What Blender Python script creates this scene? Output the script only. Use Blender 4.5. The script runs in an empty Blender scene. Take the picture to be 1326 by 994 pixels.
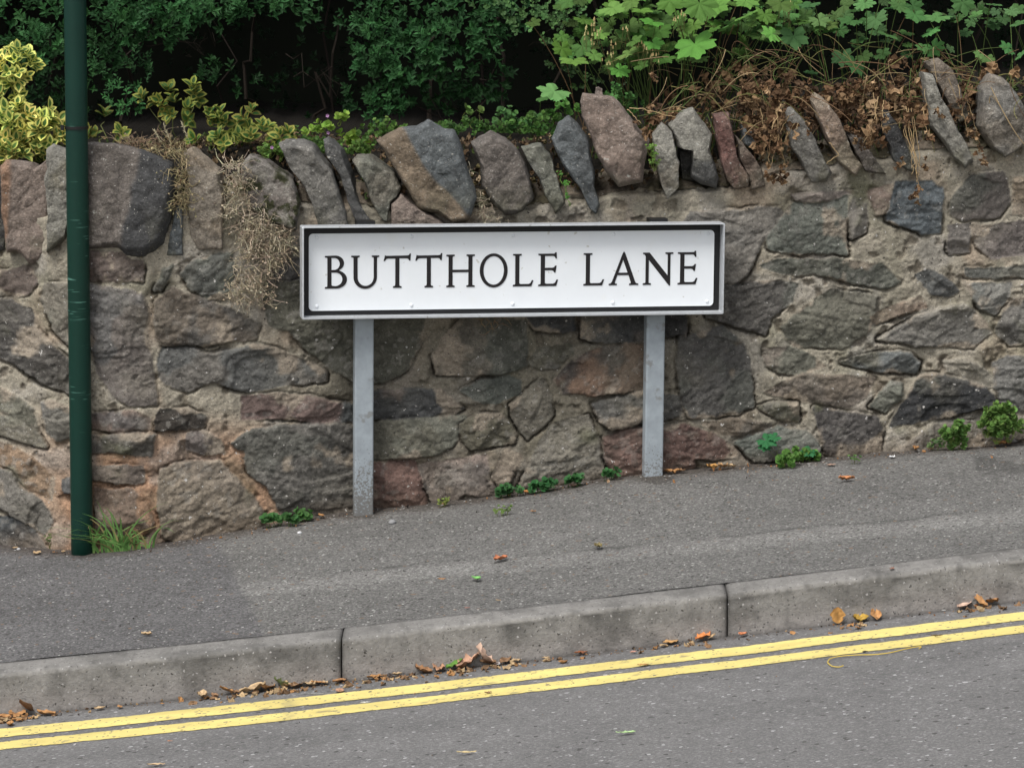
import bpy, math, random
import numpy as np
from mathutils import Vector, Matrix
R_ = math.radians
C = bpy.context.scene.collection
scn = bpy.context.scene

# ------------------------------------------------------------------ camera, world, light
FPX, PITCH, CH = 4651.0, R_(8.5), 1.82
cam_d = bpy.data.cameras.new('camera'); cam = bpy.data.objects.new('camera', cam_d); C.objects.link(cam)
cam_d.sensor_width = 36; cam_d.lens = FPX / 1326 * 36; cam_d.clip_end = 500; cam_d.clip_start = .05
cam.location = (0, 0, CH); cam.rotation_euler = (math.pi/2 - PITCH, 0, 0)
scn.camera = cam
SUN_EL, SUN_AZ = R_(58), R_(215)      # azimuth measured clockwise from +Y
w = bpy.data.worlds.new('World'); scn.world = w; w.use_nodes = True
nt = w.node_tree; nt.nodes.clear()
sky = nt.nodes.new('ShaderNodeTexSky'); sky.sky_type = 'NISHITA'; sky.sun_disc = False
sky.sun_elevation = SUN_EL; sky.sun_rotation = SUN_AZ; sky.dust_density = 3; sky.ozone_density = 1
hs = nt.nodes.new('ShaderNodeHueSaturation'); hs.inputs['Saturation'].default_value = .25
bg = nt.nodes.new('ShaderNodeBackground'); bg.inputs['Strength'].default_value = .11
wo = nt.nodes.new('ShaderNodeOutputWorld')
nt.links.new(sky.outputs[0], hs.inputs['Color']); nt.links.new(hs.outputs[0], bg.inputs[0]); nt.links.new(bg.outputs[0], wo.inputs[0])
sd = bpy.data.lights.new('sun', 'SUN'); sd.energy = 1.5; sd.angle = R_(22); sd.color = (1, .97, .93)
sun = bpy.data.objects.new('sun', sd); C.objects.link(sun)
sdir = Vector((math.sin(SUN_AZ)*math.cos(SUN_EL), math.cos(SUN_AZ)*math.cos(SUN_EL), math.sin(SUN_EL)))
sun.rotation_euler = sdir.to_track_quat('Z', 'Y').to_euler()
scn.view_settings.view_transform = 'Standard'; scn.view_settings.look = 'None'
scn.view_settings.gamma = 1; scn.view_settings.exposure = 0.82

# ------------------------------------------------------------------ helpers
def tag(o, label=None, cat=None, group=None, kind=None):
    if label: o['label'] = label
    if cat: o['category'] = cat
    if group: o['group'] = group
    if kind: o['kind'] = kind
    return o
def empty(name, loc, label, cat, group=None, rot=(0, 0, 0)):
    o = bpy.data.objects.new(name, None); C.objects.link(o); o.location = loc; o.rotation_euler = rot
    o.empty_display_size = .05
    return tag(o, label, cat, group)
def mk(name, V, F, mat, parent=None, col=None, smooth=False, world=True):
    """V n*3 world coordinates (or local when world=False) -> ONE mesh object"""
    V = np.asarray(V, float).reshape(-1, 3)
    if parent is not None and world:
        bpy.context.view_layer.update()
        M = np.array(parent.matrix_world.inverted()); V = V @ M[:3, :3].T + M[:3, 3]
    me = bpy.data.meshes.new(name)
    Fl = F.tolist() if isinstance(F, np.ndarray) else F
    me.from_pydata(V.tolist(), [], Fl)
    if col is not None:
        a = me.color_attributes.new('Col', 'FLOAT_COLOR', 'POINT')
        c = np.ones((len(V), 4), np.float32); c[:, :3] = np.clip(col, 0, 1)
        a.data.foreach_set('color', c.ravel())
    if smooth: me.polygons.foreach_set('use_smooth', [True]*len(me.polygons))
    me.materials.append(mat); me.update()
    o = bpy.data.objects.new(name, me); C.objects.link(o)
    if parent is not None: o.parent = parent
    return o
def thing_mesh(name, V, F, mat, label, cat, group=None, col=None, smooth=False, kind=None):
    """single-mesh thing, origin at its base"""
    V = np.asarray(V, float); c = np.array([(V[:, 0].min()+V[:, 0].max())/2, (V[:, 1].min()+V[:, 1].max())/2, V[:, 2].min()])
    o = mk(name, V-c, F, mat, col=col, smooth=smooth); o.location = c
    return tag(o, label, cat, group, kind)

cp, sp = math.cos(PITCH), math.sin(PITCH)
def ray(px, py):
    px = np.asarray(px, float); py = np.asarray(py, float); v = -(py-497)/FPX
    return (px-663)/FPX, cp+v*sp, -sp+v*cp
def at(px, py, Y):
    dx, dy, dz = ray(px, py); t = Y/dy
    return np.stack([dx*t, dy*t, CH+dz*t], -1)
def project(P):
    x, y, z = P[..., 0], P[..., 1], P[..., 2]-CH
    d = y*cp - z*sp; u = y*sp + z*cp
    return 663+FPX*x/d, 497-FPX*u/d
def wy(x):
    return 10.175 + .13*np.asarray(x, float) + np.interp(x, [-8, -3, -1.7, -1.43, -1.3, -1.2, -1.08, -.78, -.39, 0], [3.9, 1.15, .28, .10, .005, -.045, -.075, -.05, -.005, 0])
def on_wall(px, py, off=0.):
    y = np.full(np.shape(px), 10.1)
    for _ in range(12):
        P = at(px, py, y); y = wy(P[..., 0])+off
    return at(px, py, y)
def lin(xs, zs):
    xs = np.array(xs); zs = np.array(zs); o = np.argsort(xs); xs = xs[o]; zs = zs[o]
    sl, sr = .10, .105
    def f(x):
        x = np.asarray(x, float)
        return np.where(x < xs[0], zs[0]+(x-xs[0])*sl, np.where(x > xs[-1], zs[-1]+(x-xs[-1])*sr, np.interp(x, xs, zs)))
    return f
_b = [(0,705),(60,710),(120,712),(200,704),(300,686),(400,668),(480,657),(560,651),(640,641),(700,633),(790,617),(845,611),(1000,598),(1180,582),(1326,572)]
_P = np.array([on_wall(a, b) for a, b in _b]); zbase = lin(_P[:, 0], _P[:, 2])
def yk(x): return 8.72+.05*np.asarray(x, float)          # back edge of the kerb
def kpt(px, py):
    y = 8.72
    for _ in range(8):
        P = at(px, py, y); y = float(yk(P[0]))
    return P
_k = [(-46, 862.5), (200, 838), (443, 812.5), (700, 783), (938, 755), (1326, 708), (1433, 695)]
_K = np.array([kpt(a, b) for a, b in _k]); zk = lin(_K[:, 0], _K[:, 2])
KW, KH = .125, .108
def pave(x, y):
    a, b = yk(x), wy(x); t = (y-a)/(b-a); return zk(x)+t*(zbase(x)-zk(x))
def road(x, y):
    yf = yk(x)-KW; return zk(x)-KH+.02*(yf-y)
def hit(fn, px, py, y0=5., y1=11.):
    ys = np.linspace(y1, y0, 6001); P = at(np.full(6001, px, float), np.full(6001, py, float), ys)
    d = P[:, 2]-fn(P[:, 0], P[:, 1]); i = int(np.argmax(d > 0)); return P[i]
def on_pave(px, py):
    P = hit(pave, px, py, 8.5, 10.6); yl = float(wy(P[0]))-.05
    if P[1] > yl: P[1] = yl; P[2] = float(pave(P[0], yl))
    return P
def on_road(px, py):
    P = hit(road, px, py, 5., 8.75); yl = float(yk(P[0]))-KW-.012
    if P[1] > yl: P[1] = yl; P[2] = float(road(P[0], yl))
    return P

def _h(ix, iy, iz, seed):
    n = (ix.astype(np.int64)*374761393 + iy.astype(np.int64)*668265263 + iz.astype(np.int64)*2147483647 + seed*974634777) & 0xffffffff
    n = ((n ^ (n >> 13))*1274126177) & 0xffffffff; n = ((n ^ (n >> 15))*2246822519) & 0xffffffff
    return ((n ^ (n >> 16)) & 0xffffff)/float(0xffffff)
def vn(x, y, z=0., seed=0):
    x, y, z = np.broadcast_arrays(np.asarray(x, float), np.asarray(y, float), np.asarray(z, float))
    i, j, k = np.floor(x), np.floor(y), np.floor(z); u, v, s = x-i, y-j, z-k
    u = u*u*(3-2*u); v = v*v*(3-2*v); s = s*s*(3-2*s); r = 0
    for a in (0, 1):
        for b in (0, 1):
            for c in (0, 1):
                r = r+_h(i+a, j+b, k+c, seed)*(u if a else 1-u)*(v if b else 1-v)*(s if c else 1-s)
    return r*2-1
def fbm(x, y, z=0., seed=0, o=4, g=.5):
    r = 0; A = 1; t = 0
    for q in range(o):
        r = r+A*vn(np.asarray(x)*2**q, np.asarray(y)*2**q, np.asarray(z)*2**q, seed+q*17); t += A; A *= g
    return r/t
def scal(x, y, s, seed=0, a=1., g=.7, r=.45):
    """cleft rock: shallow scallops meeting in sharp ridges"""
    X = np.asarray(x, float)*s; Y = np.asarray(y, float)*s; i, j = np.floor(X), np.floor(Y); best = np.full(X.shape, 9.)
    for p in (-1, 0, 1):
        for q in (-1, 0, 1):
            ci, cj = i+p, j+q; z0 = np.zeros_like(ci)
            dx = X-ci-_h(ci, cj, z0, seed); dy = Y-cj-_h(ci, cj, z0, seed+1)
            best = np.minimum(best, a*(dx*dx+dy*dy)+g*((_h(ci, cj, z0, seed+2)-.5)*dx+(_h(ci, cj, z0, seed+3)-.5)*dy)*2+r*_h(ci, cj, z0, seed+4))
    return best-.4
def sst(a, b, x): t = np.clip((x-a)/(b-a), 0, 1); return t*t*(3-2*t)
def sdf(P, X, Y):
    """signed distance to polygon, positive inside"""
    P = np.asarray(P, float); n = len(P); d = np.full(X.shape, 1e9); ins = np.zeros(X.shape, bool)
    for i in range(n):
        a, b = P[i], P[(i+1) % n]; e = b-a; wx, wyy = X-a[0], Y-a[1]
        t = np.clip((wx*e[0]+wyy*e[1])/(e@e+1e-9), 0, 1)
        d = np.minimum(d, (wx-e[0]*t)**2+(wyy-e[1]*t)**2)
        c = ((a[1] > Y) != (b[1] > Y)) & (X < (b[0]-a[0])*(Y-a[1])/((b[1]-a[1]) or 1e-9)+a[0]); ins ^= c
    return np.where(ins, 1, -1)*np.sqrt(d)
def grid_faces(nx, nz):
    i = np.arange(nx-1)[:, None]*nz+np.arange(nz-1)[None]; i = i.ravel()
    return np.stack([i, i+nz, i+nz+1, i+1], 1)

# ------------------------------------------------------------------ materials
def mat(name, base=(.5, .5, .5), rough=.8, spec=.3, metal=0., attr=False, vary=0., vscale=60., bump=0., bscale=200., bdist=.004, extra=None, trans=0.):
    m = bpy.data.materials.new(name); m.use_nodes = True; n = m.node_tree.nodes; l = m.node_tree.links
    bs = n['Principled BSDF']; bs.inputs['Roughness'].default_value = rough; bs.inputs['Metallic'].default_value = metal
    bs.inputs['Specular IOR Level'].default_value = spec
    tc = n.new('ShaderNodeTexCoord')
    if attr:
        at_ = n.new('ShaderNodeAttribute'); at_.attribute_name = 'Col'; c = at_.outputs['Color']
    else:
        rgb = n.new('ShaderNodeRGB'); rgb.outputs[0].default_value = (*base, 1); c = rgb.outputs[0]
    if vary:
        no = n.new('ShaderNodeTexNoise'); no.inputs['Scale'].default_value = vscale; no.inputs['Detail'].default_value = 6; no.inputs['Roughness'].default_value = .65
        l.new(tc.outputs['Object'], no.inputs['Vector'])
        mr = n.new('ShaderNodeMapRange'); mr.inputs[1].default_value = .25; mr.inputs[2].default_value = .75
        mr.inputs[3].default_value = 1-vary; mr.inputs[4].default_value = 1+vary; l.new(no.outputs[0], mr.inputs[0])
        mx = n.new('ShaderNodeVectorMath'); mx.operation = 'SCALE'; l.new(c, mx.inputs[0]); l.new(mr.outputs[0], mx.inputs['Scale']); c = mx.outputs[0]
    if extra: c = extra(m, n, l, tc, c, bs)
    l.new(c, bs.inputs['Base Color'])
    if bump:
        nb = n.new('ShaderNodeTexNoise'); nb.inputs['Scale'].default_value = bscale; nb.inputs['Detail'].default_value = 5; nb.inputs['Roughness'].default_value = .7
        l.new(tc.outputs['Object'], nb.inputs['Vector'])
        b = n.new('ShaderNodeBump'); b.inputs['Strength'].default_value = bump; b.inputs['Distance'].default_value = bdist
        l.new(nb.outputs[0], b.inputs['Height']); l.new(b.outputs[0], bs.inputs['Normal'])
    if trans:
        tr = n.new('ShaderNodeBsdfTranslucent'); l.new(c, tr.inputs['Color'])
        ms = n.new('ShaderNodeMixShader'); ms.inputs[0].default_value = trans
        l.new(bs.outputs[0], ms.inputs[1]); l.new(tr.outputs[0], ms.inputs[2]); l.new(ms.outputs[0], n['Material Output'].inputs[0])
    return m
def speck(scale, thr, colr, soft=.03, gate=None):
    """small spots of another colour (lichen, grit chips)"""
    def f(m, n, l, tc, c, bs):
        v = n.new('ShaderNodeTexNoise'); v.inputs['Scale'].default_value = scale; v.inputs['Detail'].default_value = 2
        l.new(tc.outputs['Object'], v.inputs['Vector'])
        r = n.new('ShaderNodeMapRange'); r.inputs[1].default_value = thr; r.inputs[2].default_value = thr+soft; l.new(v.outputs[0], r.inputs[0])
        x = n.new('ShaderNodeMix'); x.data_type = 'RGBA'; l.new(r.outputs[0], x.inputs[0]); l.new(c, x.inputs[6]); x.inputs[7].default_value = (*colr, 1)
        return x.outputs[2]
    return f
def chain(*fs):
    def f(m, n, l, tc, c, bs):
        for q in fs: c = q(m, n, l, tc, c, bs)
        return c
    return f
def rare(scale, thr, colr, ch=1):
    def f(m, n, l, tc, c, bs):
        v = n.new('ShaderNodeTexVoronoi'); v.inputs['Scale'].default_value = scale; l.new(tc.outputs['Object'], v.inputs['Vector'])
        s = n.new('ShaderNodeSeparateColor'); l.new(v.outputs['Color'], s.inputs[0])
        r = n.new('ShaderNodeMath'); r.operation = 'GREATER_THAN'; l.new(s.outputs[ch], r.inputs[0]); r.inputs[1].default_value = thr
        x = n.new('ShaderNodeMix'); x.data_type = 'RGBA'; l.new(r.outputs[0], x.inputs[0]); l.new(c, x.inputs[6]); x.inputs[7].default_value = (*colr, 1)
        return x.outputs[2]
    return f
def chips(scale, lo, hi, tint=.5):
    """every grit chip its own grey"""
    def f(m, n, l, tc, c, bs):
        v = n.new('ShaderNodeTexVoronoi'); v.inputs['Scale'].default_value = scale; l.new(tc.outputs['Object'], v.inputs['Vector'])
        s = n.new('ShaderNodeSeparateColor'); l.new(v.outputs['Color'], s.inputs[0])
        p = n.new('ShaderNodeMath'); p.operation = 'POWER'; l.new(s.outputs[0], p.inputs[0]); p.inputs[1].default_value = 2.2
        r = n.new('ShaderNodeMapRange'); r.inputs[3].default_value = lo; r.inputs[4].default_value = hi; l.new(p.outputs[0], r.inputs[0])
        x = n.new('ShaderNodeVectorMath'); x.operation = 'SCALE'; l.new(c, x.inputs[0]); l.new(r.outputs[0], x.inputs['Scale'])
        return x.outputs[0]
    return f
M_wall = mat('wall_stone', attr=True, rough=.88, vary=.24, vscale=80, bump=.85, bscale=115, bdist=.006,
             extra=chain(chips(260, .86, 1.22), speck(230, .71, (.36, .34, .31)), speck(75, .715, (.46, .44, .41), .02), speck(160, .33, (.04, .036, .032), -.05)))
M_rock = mat('coping_rock', attr=True, rough=.85, vary=.36, vscale=75, bump=1., bscale=110, bdist=.009,
             extra=chain(chips(240, .84, 1.24), speck(210, .69, (.42, .40, .36)), speck(75, .70, (.38, .37, .33), .06)))
M_pave = (mat('pavement_tarmac', attr=True, rough=.9, vary=.18, vscale=90, bump=1.0, bscale=230, bdist=.009, extra=chain(chips(210, .68, 1.58), rare(150, .975, (.06, .056, .052)), rare(190, .990, (.55, .54, .51), 2), rare(120, .993, (.24, .17, .12), 0))))
M_road = mat('road_tarmac', attr=True, rough=.85, vary=.10, vscale=25, bump=.9, bscale=250, bdist=.006, extra=chain(chips(230, .80, 1.32), rare(150, .98, (.30, .29, .29)), rare(105, .988, (.08, .076, .074), 2), rare(140, .994, (.46, .45, .45), 0)))
M_kerb = mat('kerb_concrete', attr=True, rough=.9, vary=.22, vscale=80, bump=.8, bscale=120, bdist=.005, extra=chain(speck(95, .32, (.06, .056, .05), -.04), rare(260, .985, (.32, .31, .30)), rare(260, .98, (.11, .105, .10), 2)))
M_yel = mat('yellow_paint', attr=True, rough=.7, vary=.07, vscale=90, bump=.6, bscale=240, bdist=.003,
            extra=chain(rare(150, .975, (.24, .21, .13)), rare(190, .992, (.07, .065, .05), 2), speck(45, .30, (.20, .18, .12), -.03), speck(60, .30, (.12, .11, .10), -.03)))
M_leaf = mat('leaf', attr=True, rough=.6, spec=.16, trans=.15)
M_soft = mat('soft_leaf', attr=True, rough=.65, spec=.15, trans=.25)
M_dry = mat('dry_plant', attr=True, rough=.85, spec=.15)
M_litter = mat('leaf_litter', attr=True, rough=.9, spec=.1)
M_soil = mat('soil', attr=True, rough=1, vary=.5, vscale=60, bump=1, bscale=90, bdist=.02)
def splash(m, n, l, tc, c, bs):
    """road dirt splashed up the lowest hand's breadth of a post"""
    sp_ = n.new('ShaderNodeSeparateXYZ'); l.new(tc.outputs['Object'], sp_.inputs[0])
    no = n.new('ShaderNodeTexNoise'); no.inputs['Scale'].default_value = 160; no.inputs['Detail'].default_value = 4; l.new(tc.outputs['Object'], no.inputs['Vector'])
    a = n.new('ShaderNodeMath'); a.operation = 'MULTIPLY_ADD'; l.new(no.outputs[0], a.inputs[0]); a.inputs[1].default_value = .55; l.new(sp_.outputs[2], a.inputs[2])
    r = n.new('ShaderNodeMapRange'); r.inputs[1].default_value = -.30; r.inputs[2].default_value = -.38; r.inputs[4].default_value = .8; l.new(a.outputs[0], r.inputs[0])
    x = n.new('ShaderNodeMix'); x.data_type = 'RGBA'; l.new(r.outputs[0], x.inputs[0]); l.new(c, x.inputs[6]); x.inputs[7].default_value = (.13, .12, .105, 1); return x.outputs[2]
M_galv = mat('galvanised_steel', (.30, .335, .36), rough=.55, spec=.4, metal=.1, vary=.20, vscale=22, bump=.1, bscale=200, extra=chain(speck(35, .62, (.22, .23, .23), .1), splash))
M_lip = mat('aluminium_frame', (.52, .54, .56), rough=.4, metal=.35, vary=.12, vscale=40, extra=speck(60, .68, (.25, .24, .22), .08))
M_white = mat('white_enamel', (.755, .785, .81), rough=.35, spec=.4, vary=.03, vscale=12, extra=chain(speck(55, .71, (.55, .55, .52), .06), speck(16, .62, (.74, .76, .76), .2)))
M_black = mat('black_enamel', (.012, .012, .013), rough=.45)
M_rivet = mat('rivet_enamel', (.74, .77, .80), rough=.4)
M_ink = mat('black_lettering', (.014, .012, .013), rough=.5)
M_green = mat('green_paint', (.006, .072, .048), rough=.34, spec=.5, vary=.12, vscale=14, bump=.08, bscale=60,
              extra=None)
M_tie = mat('black_plastic', (.01, .01, .01), rough=.5)
M_glass = mat('pale_pebble', (.35, .34, .33), rough=.8, vary=.3)

# ------------------------------------------------------------------ setting: pavement, road, soil
xs = np.concatenate([np.linspace(-40, -1.8, 30)[:-1], np.arange(-1.8, 1.8, .008), np.linspace(1.8, 40, 30)])
ts = np.linspace(-.0, 1.06, 190)
X = np.repeat(xs[:, None], len(ts), 1); Yk_, Yw_ = yk(xs)[:, None], wy(xs)[:, None]
Y = Yk_+(Yw_-Yk_)*ts[None]; Z = pave(X, Y)
Z = Z+.004*fbm(X*3, Y*3, 0, 5)+.0012*fbm(X*60, Y*60, 0, 6, 2)*(ts[None] > .02)
PX, PY = project(np.stack([X, Y, Z], -1))
n1 = fbm(X*8, Y*8, 0, 9); n2 = fbm(X*30, Y*30, 0, 10)
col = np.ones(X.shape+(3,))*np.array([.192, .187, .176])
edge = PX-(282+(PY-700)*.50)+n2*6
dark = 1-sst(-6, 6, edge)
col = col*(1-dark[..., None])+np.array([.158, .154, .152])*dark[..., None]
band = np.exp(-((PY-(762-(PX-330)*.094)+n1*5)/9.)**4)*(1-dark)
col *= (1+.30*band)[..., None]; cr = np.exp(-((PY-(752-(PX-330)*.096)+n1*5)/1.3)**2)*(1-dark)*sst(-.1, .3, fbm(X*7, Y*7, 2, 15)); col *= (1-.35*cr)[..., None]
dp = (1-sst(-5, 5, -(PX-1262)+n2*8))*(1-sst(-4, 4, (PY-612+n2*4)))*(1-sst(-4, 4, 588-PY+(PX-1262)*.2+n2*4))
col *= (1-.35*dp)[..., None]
dw = (Y-Yw_)                                        # dirt gathered against the wall foot
dirt = sst(-.16, -.02, dw+.05*n2)[..., None]
col = col*(1-dirt*.7)+np.array([.075, .055, .04])*dirt*.7
for qx, qy in ((472.6, 664), (851, 620), (108, 715)):       # dirt and broken tarmac round each post
    rd2 = np.hypot((PX-qx)/20, (PY-qy)/7.5)+.25*n2; ww_ = (sst(1.25, .75, rd2)*.6)[..., None]; col = col*(1-ww_)+np.array([.055, .045, .036])*ww_
bt = (sst(.0, .05, -(Y-Yk_)+.03))[..., None]
col *= 1-.18*bt
col *= (1+.13*n1+.12*n2+.10*fbm(X*2.2, Y*5, 0, 14))[..., None]
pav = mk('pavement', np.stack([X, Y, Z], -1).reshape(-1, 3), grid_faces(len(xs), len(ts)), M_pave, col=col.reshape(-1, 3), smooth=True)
tag(pav, kind='structure')

xr = np.concatenate([np.linspace(-40, -1.7, 30)[:-1], np.arange(-1.7, 1.7, .012), np.linspace(1.7, 40, 30)])
tr = np.concatenate([np.arange(0, 1.0, .012), np.linspace(1.0, 14, 12)])
X = np.repeat(xr[:, None], len(tr), 1); Y = yk(xr)[:, None]-KW+.02-tr[None]; Z = road(X, Y)+.002*fbm(X*5, Y*5, 0, 21)
n1 = fbm(X*6, Y*6, 0, 19); n2 = fbm(X*40, Y*40, 0, 20)
col = np.ones(X.shape+(3,))*np.array([.180, .176, .172])*(1+.12*n1+.10*n2+.12*fbm(X*1.6, Y*7, 0, 24))[..., None]
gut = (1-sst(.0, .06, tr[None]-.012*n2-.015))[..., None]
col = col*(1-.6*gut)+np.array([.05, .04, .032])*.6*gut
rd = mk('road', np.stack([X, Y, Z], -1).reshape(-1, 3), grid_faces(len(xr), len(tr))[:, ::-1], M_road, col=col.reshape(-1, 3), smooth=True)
tag(rd, kind='structure')
def yline(pts_up, pts_lo):
    U = np.array([on_road(*p) for p in pts_up]); L = np.array([on_road(*p) for p in pts_lo])
    xx = np.concatenate([np.linspace(-20, -1.6, 12)[:-1], np.arange(-1.6, 1.6, .008), np.linspace(1.6, 20, 12)])
    ku = np.polyfit(U[:, 0], U[:, 1]-yk(U[:, 0]), 1)*np.array([.3, 1]); kl = np.polyfit(L[:, 0], L[:, 1]-yk(L[:, 0]), 1)*np.array([.3, 1])
    yu = yk(xx)+np.polyval(ku, np.clip(xx, -2, 2)); yl = yk(xx)+np.polyval(kl, np.clip(xx, -2, 2))
    yu += .003*fbm(xx*25, 0, 0, 31); yl += .003*fbm(xx*25, 7, 0, 33)
    tt = np.linspace(0, 1, 8); X = np.repeat(xx[:, None], 8, 1); Y = yl[:, None]+(yu-yl)[:, None]*tt[None]
    Y[:, 0] += .0025*vn(xx*90, 1, 0, 4); Y[:, -1] += .0025*vn(xx*90, 3, 0, 8)
    Z = road(X, Y)+.002*fbm(X*5, Y*5, 0, 21)+.0016
    PX, PY = project(np.stack([X, Y, Z], -1))
    col = np.ones(X.shape+(3,))*np.array([.66, .545, .19])
    n = fbm(X*9, Y*20, 0, 41); col *= (1+.20*n)[..., None]
    sm = np.exp(-((PX-374)/9)**2)*(.35+.5*fbm(X*60, Y*60, 0, 2))       # tyre scuff across the paint
    wv = np.clip(sm+sst(.42, .7, fbm(X*22, Y*60, 0, 77))*.8, 0, 1)[..., None]
    col = col*(1-wv)+np.array([.15, .135, .11])*wv
    return mk('yellow_line', np.stack([X, Y, Z], -1).reshape(-1, 3), grid_faces(len(xx), 8), M_yel, parent=rd, col=col.reshape(-1, 3), smooth=True)
yline([(0, 945), (425, 897), (850, 852), (1326, 792)], [(0, 957), (425, 908), (850, 861.5), (1326, 802.5)])
yline([(0, 962.5), (425, 914), (850, 868), (1326, 809.5)], [(0, 972.5), (425, 924.5), (850, 877.5), (1326, 820)])

# soil bank behind the wall, at the height of its top
TOPX = [-100, 0, 300, 395, 500, 680, 760, 850, 950, 1000, 1100, 1200, 1326, 1430]
TOPY = [292, 275, 262, 262, 268, 266, 254, 248, 240, 226, 210, 194, 186, 178]
_T = np.array([on_wall(a, b) for a, b in zip(TOPX, TOPY)]); ztop = lin(_T[:, 0], _T[:, 2])
xb = np.concatenate([np.linspace(-30, -2, 20)[:-1], np.arange(-2, 2, .02), np.linspace(2, 30, 20)])
tb = np.concatenate([np.arange(0, .9, .02), np.linspace(.95, 30, 20)])
X = np.repeat(xb[:, None], len(tb), 1); Y = wy(xb)[:, None]+.16+tb[None]
Z = ztop(X)+.01+.14*sst(0, .35, tb[None])*sst(.3, -.9, X)*0+.10*sst(0, .4, tb[None])+.02*fbm(X*12, Y*12, 0, 51)+.008*fbm(X*60, Y*60, 0, 52)
col = np.ones(X.shape+(3,))*np.array([.015, .012, .008])*(1+.4*fbm(X*20, Y*20, 0, 53))[..., None]
tag(mk('soil_bank', np.stack([X, Y, Z], -1).reshape(-1, 3), grid_faces(len(xb), len(tb)), M_soil, col=col.reshape(-1, 3), smooth=True), kind='structure')
def zsoil(x, y): return float(ztop(x)+.01+.10*sst(0, .4, y-float(wy(x))-.16))

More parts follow.
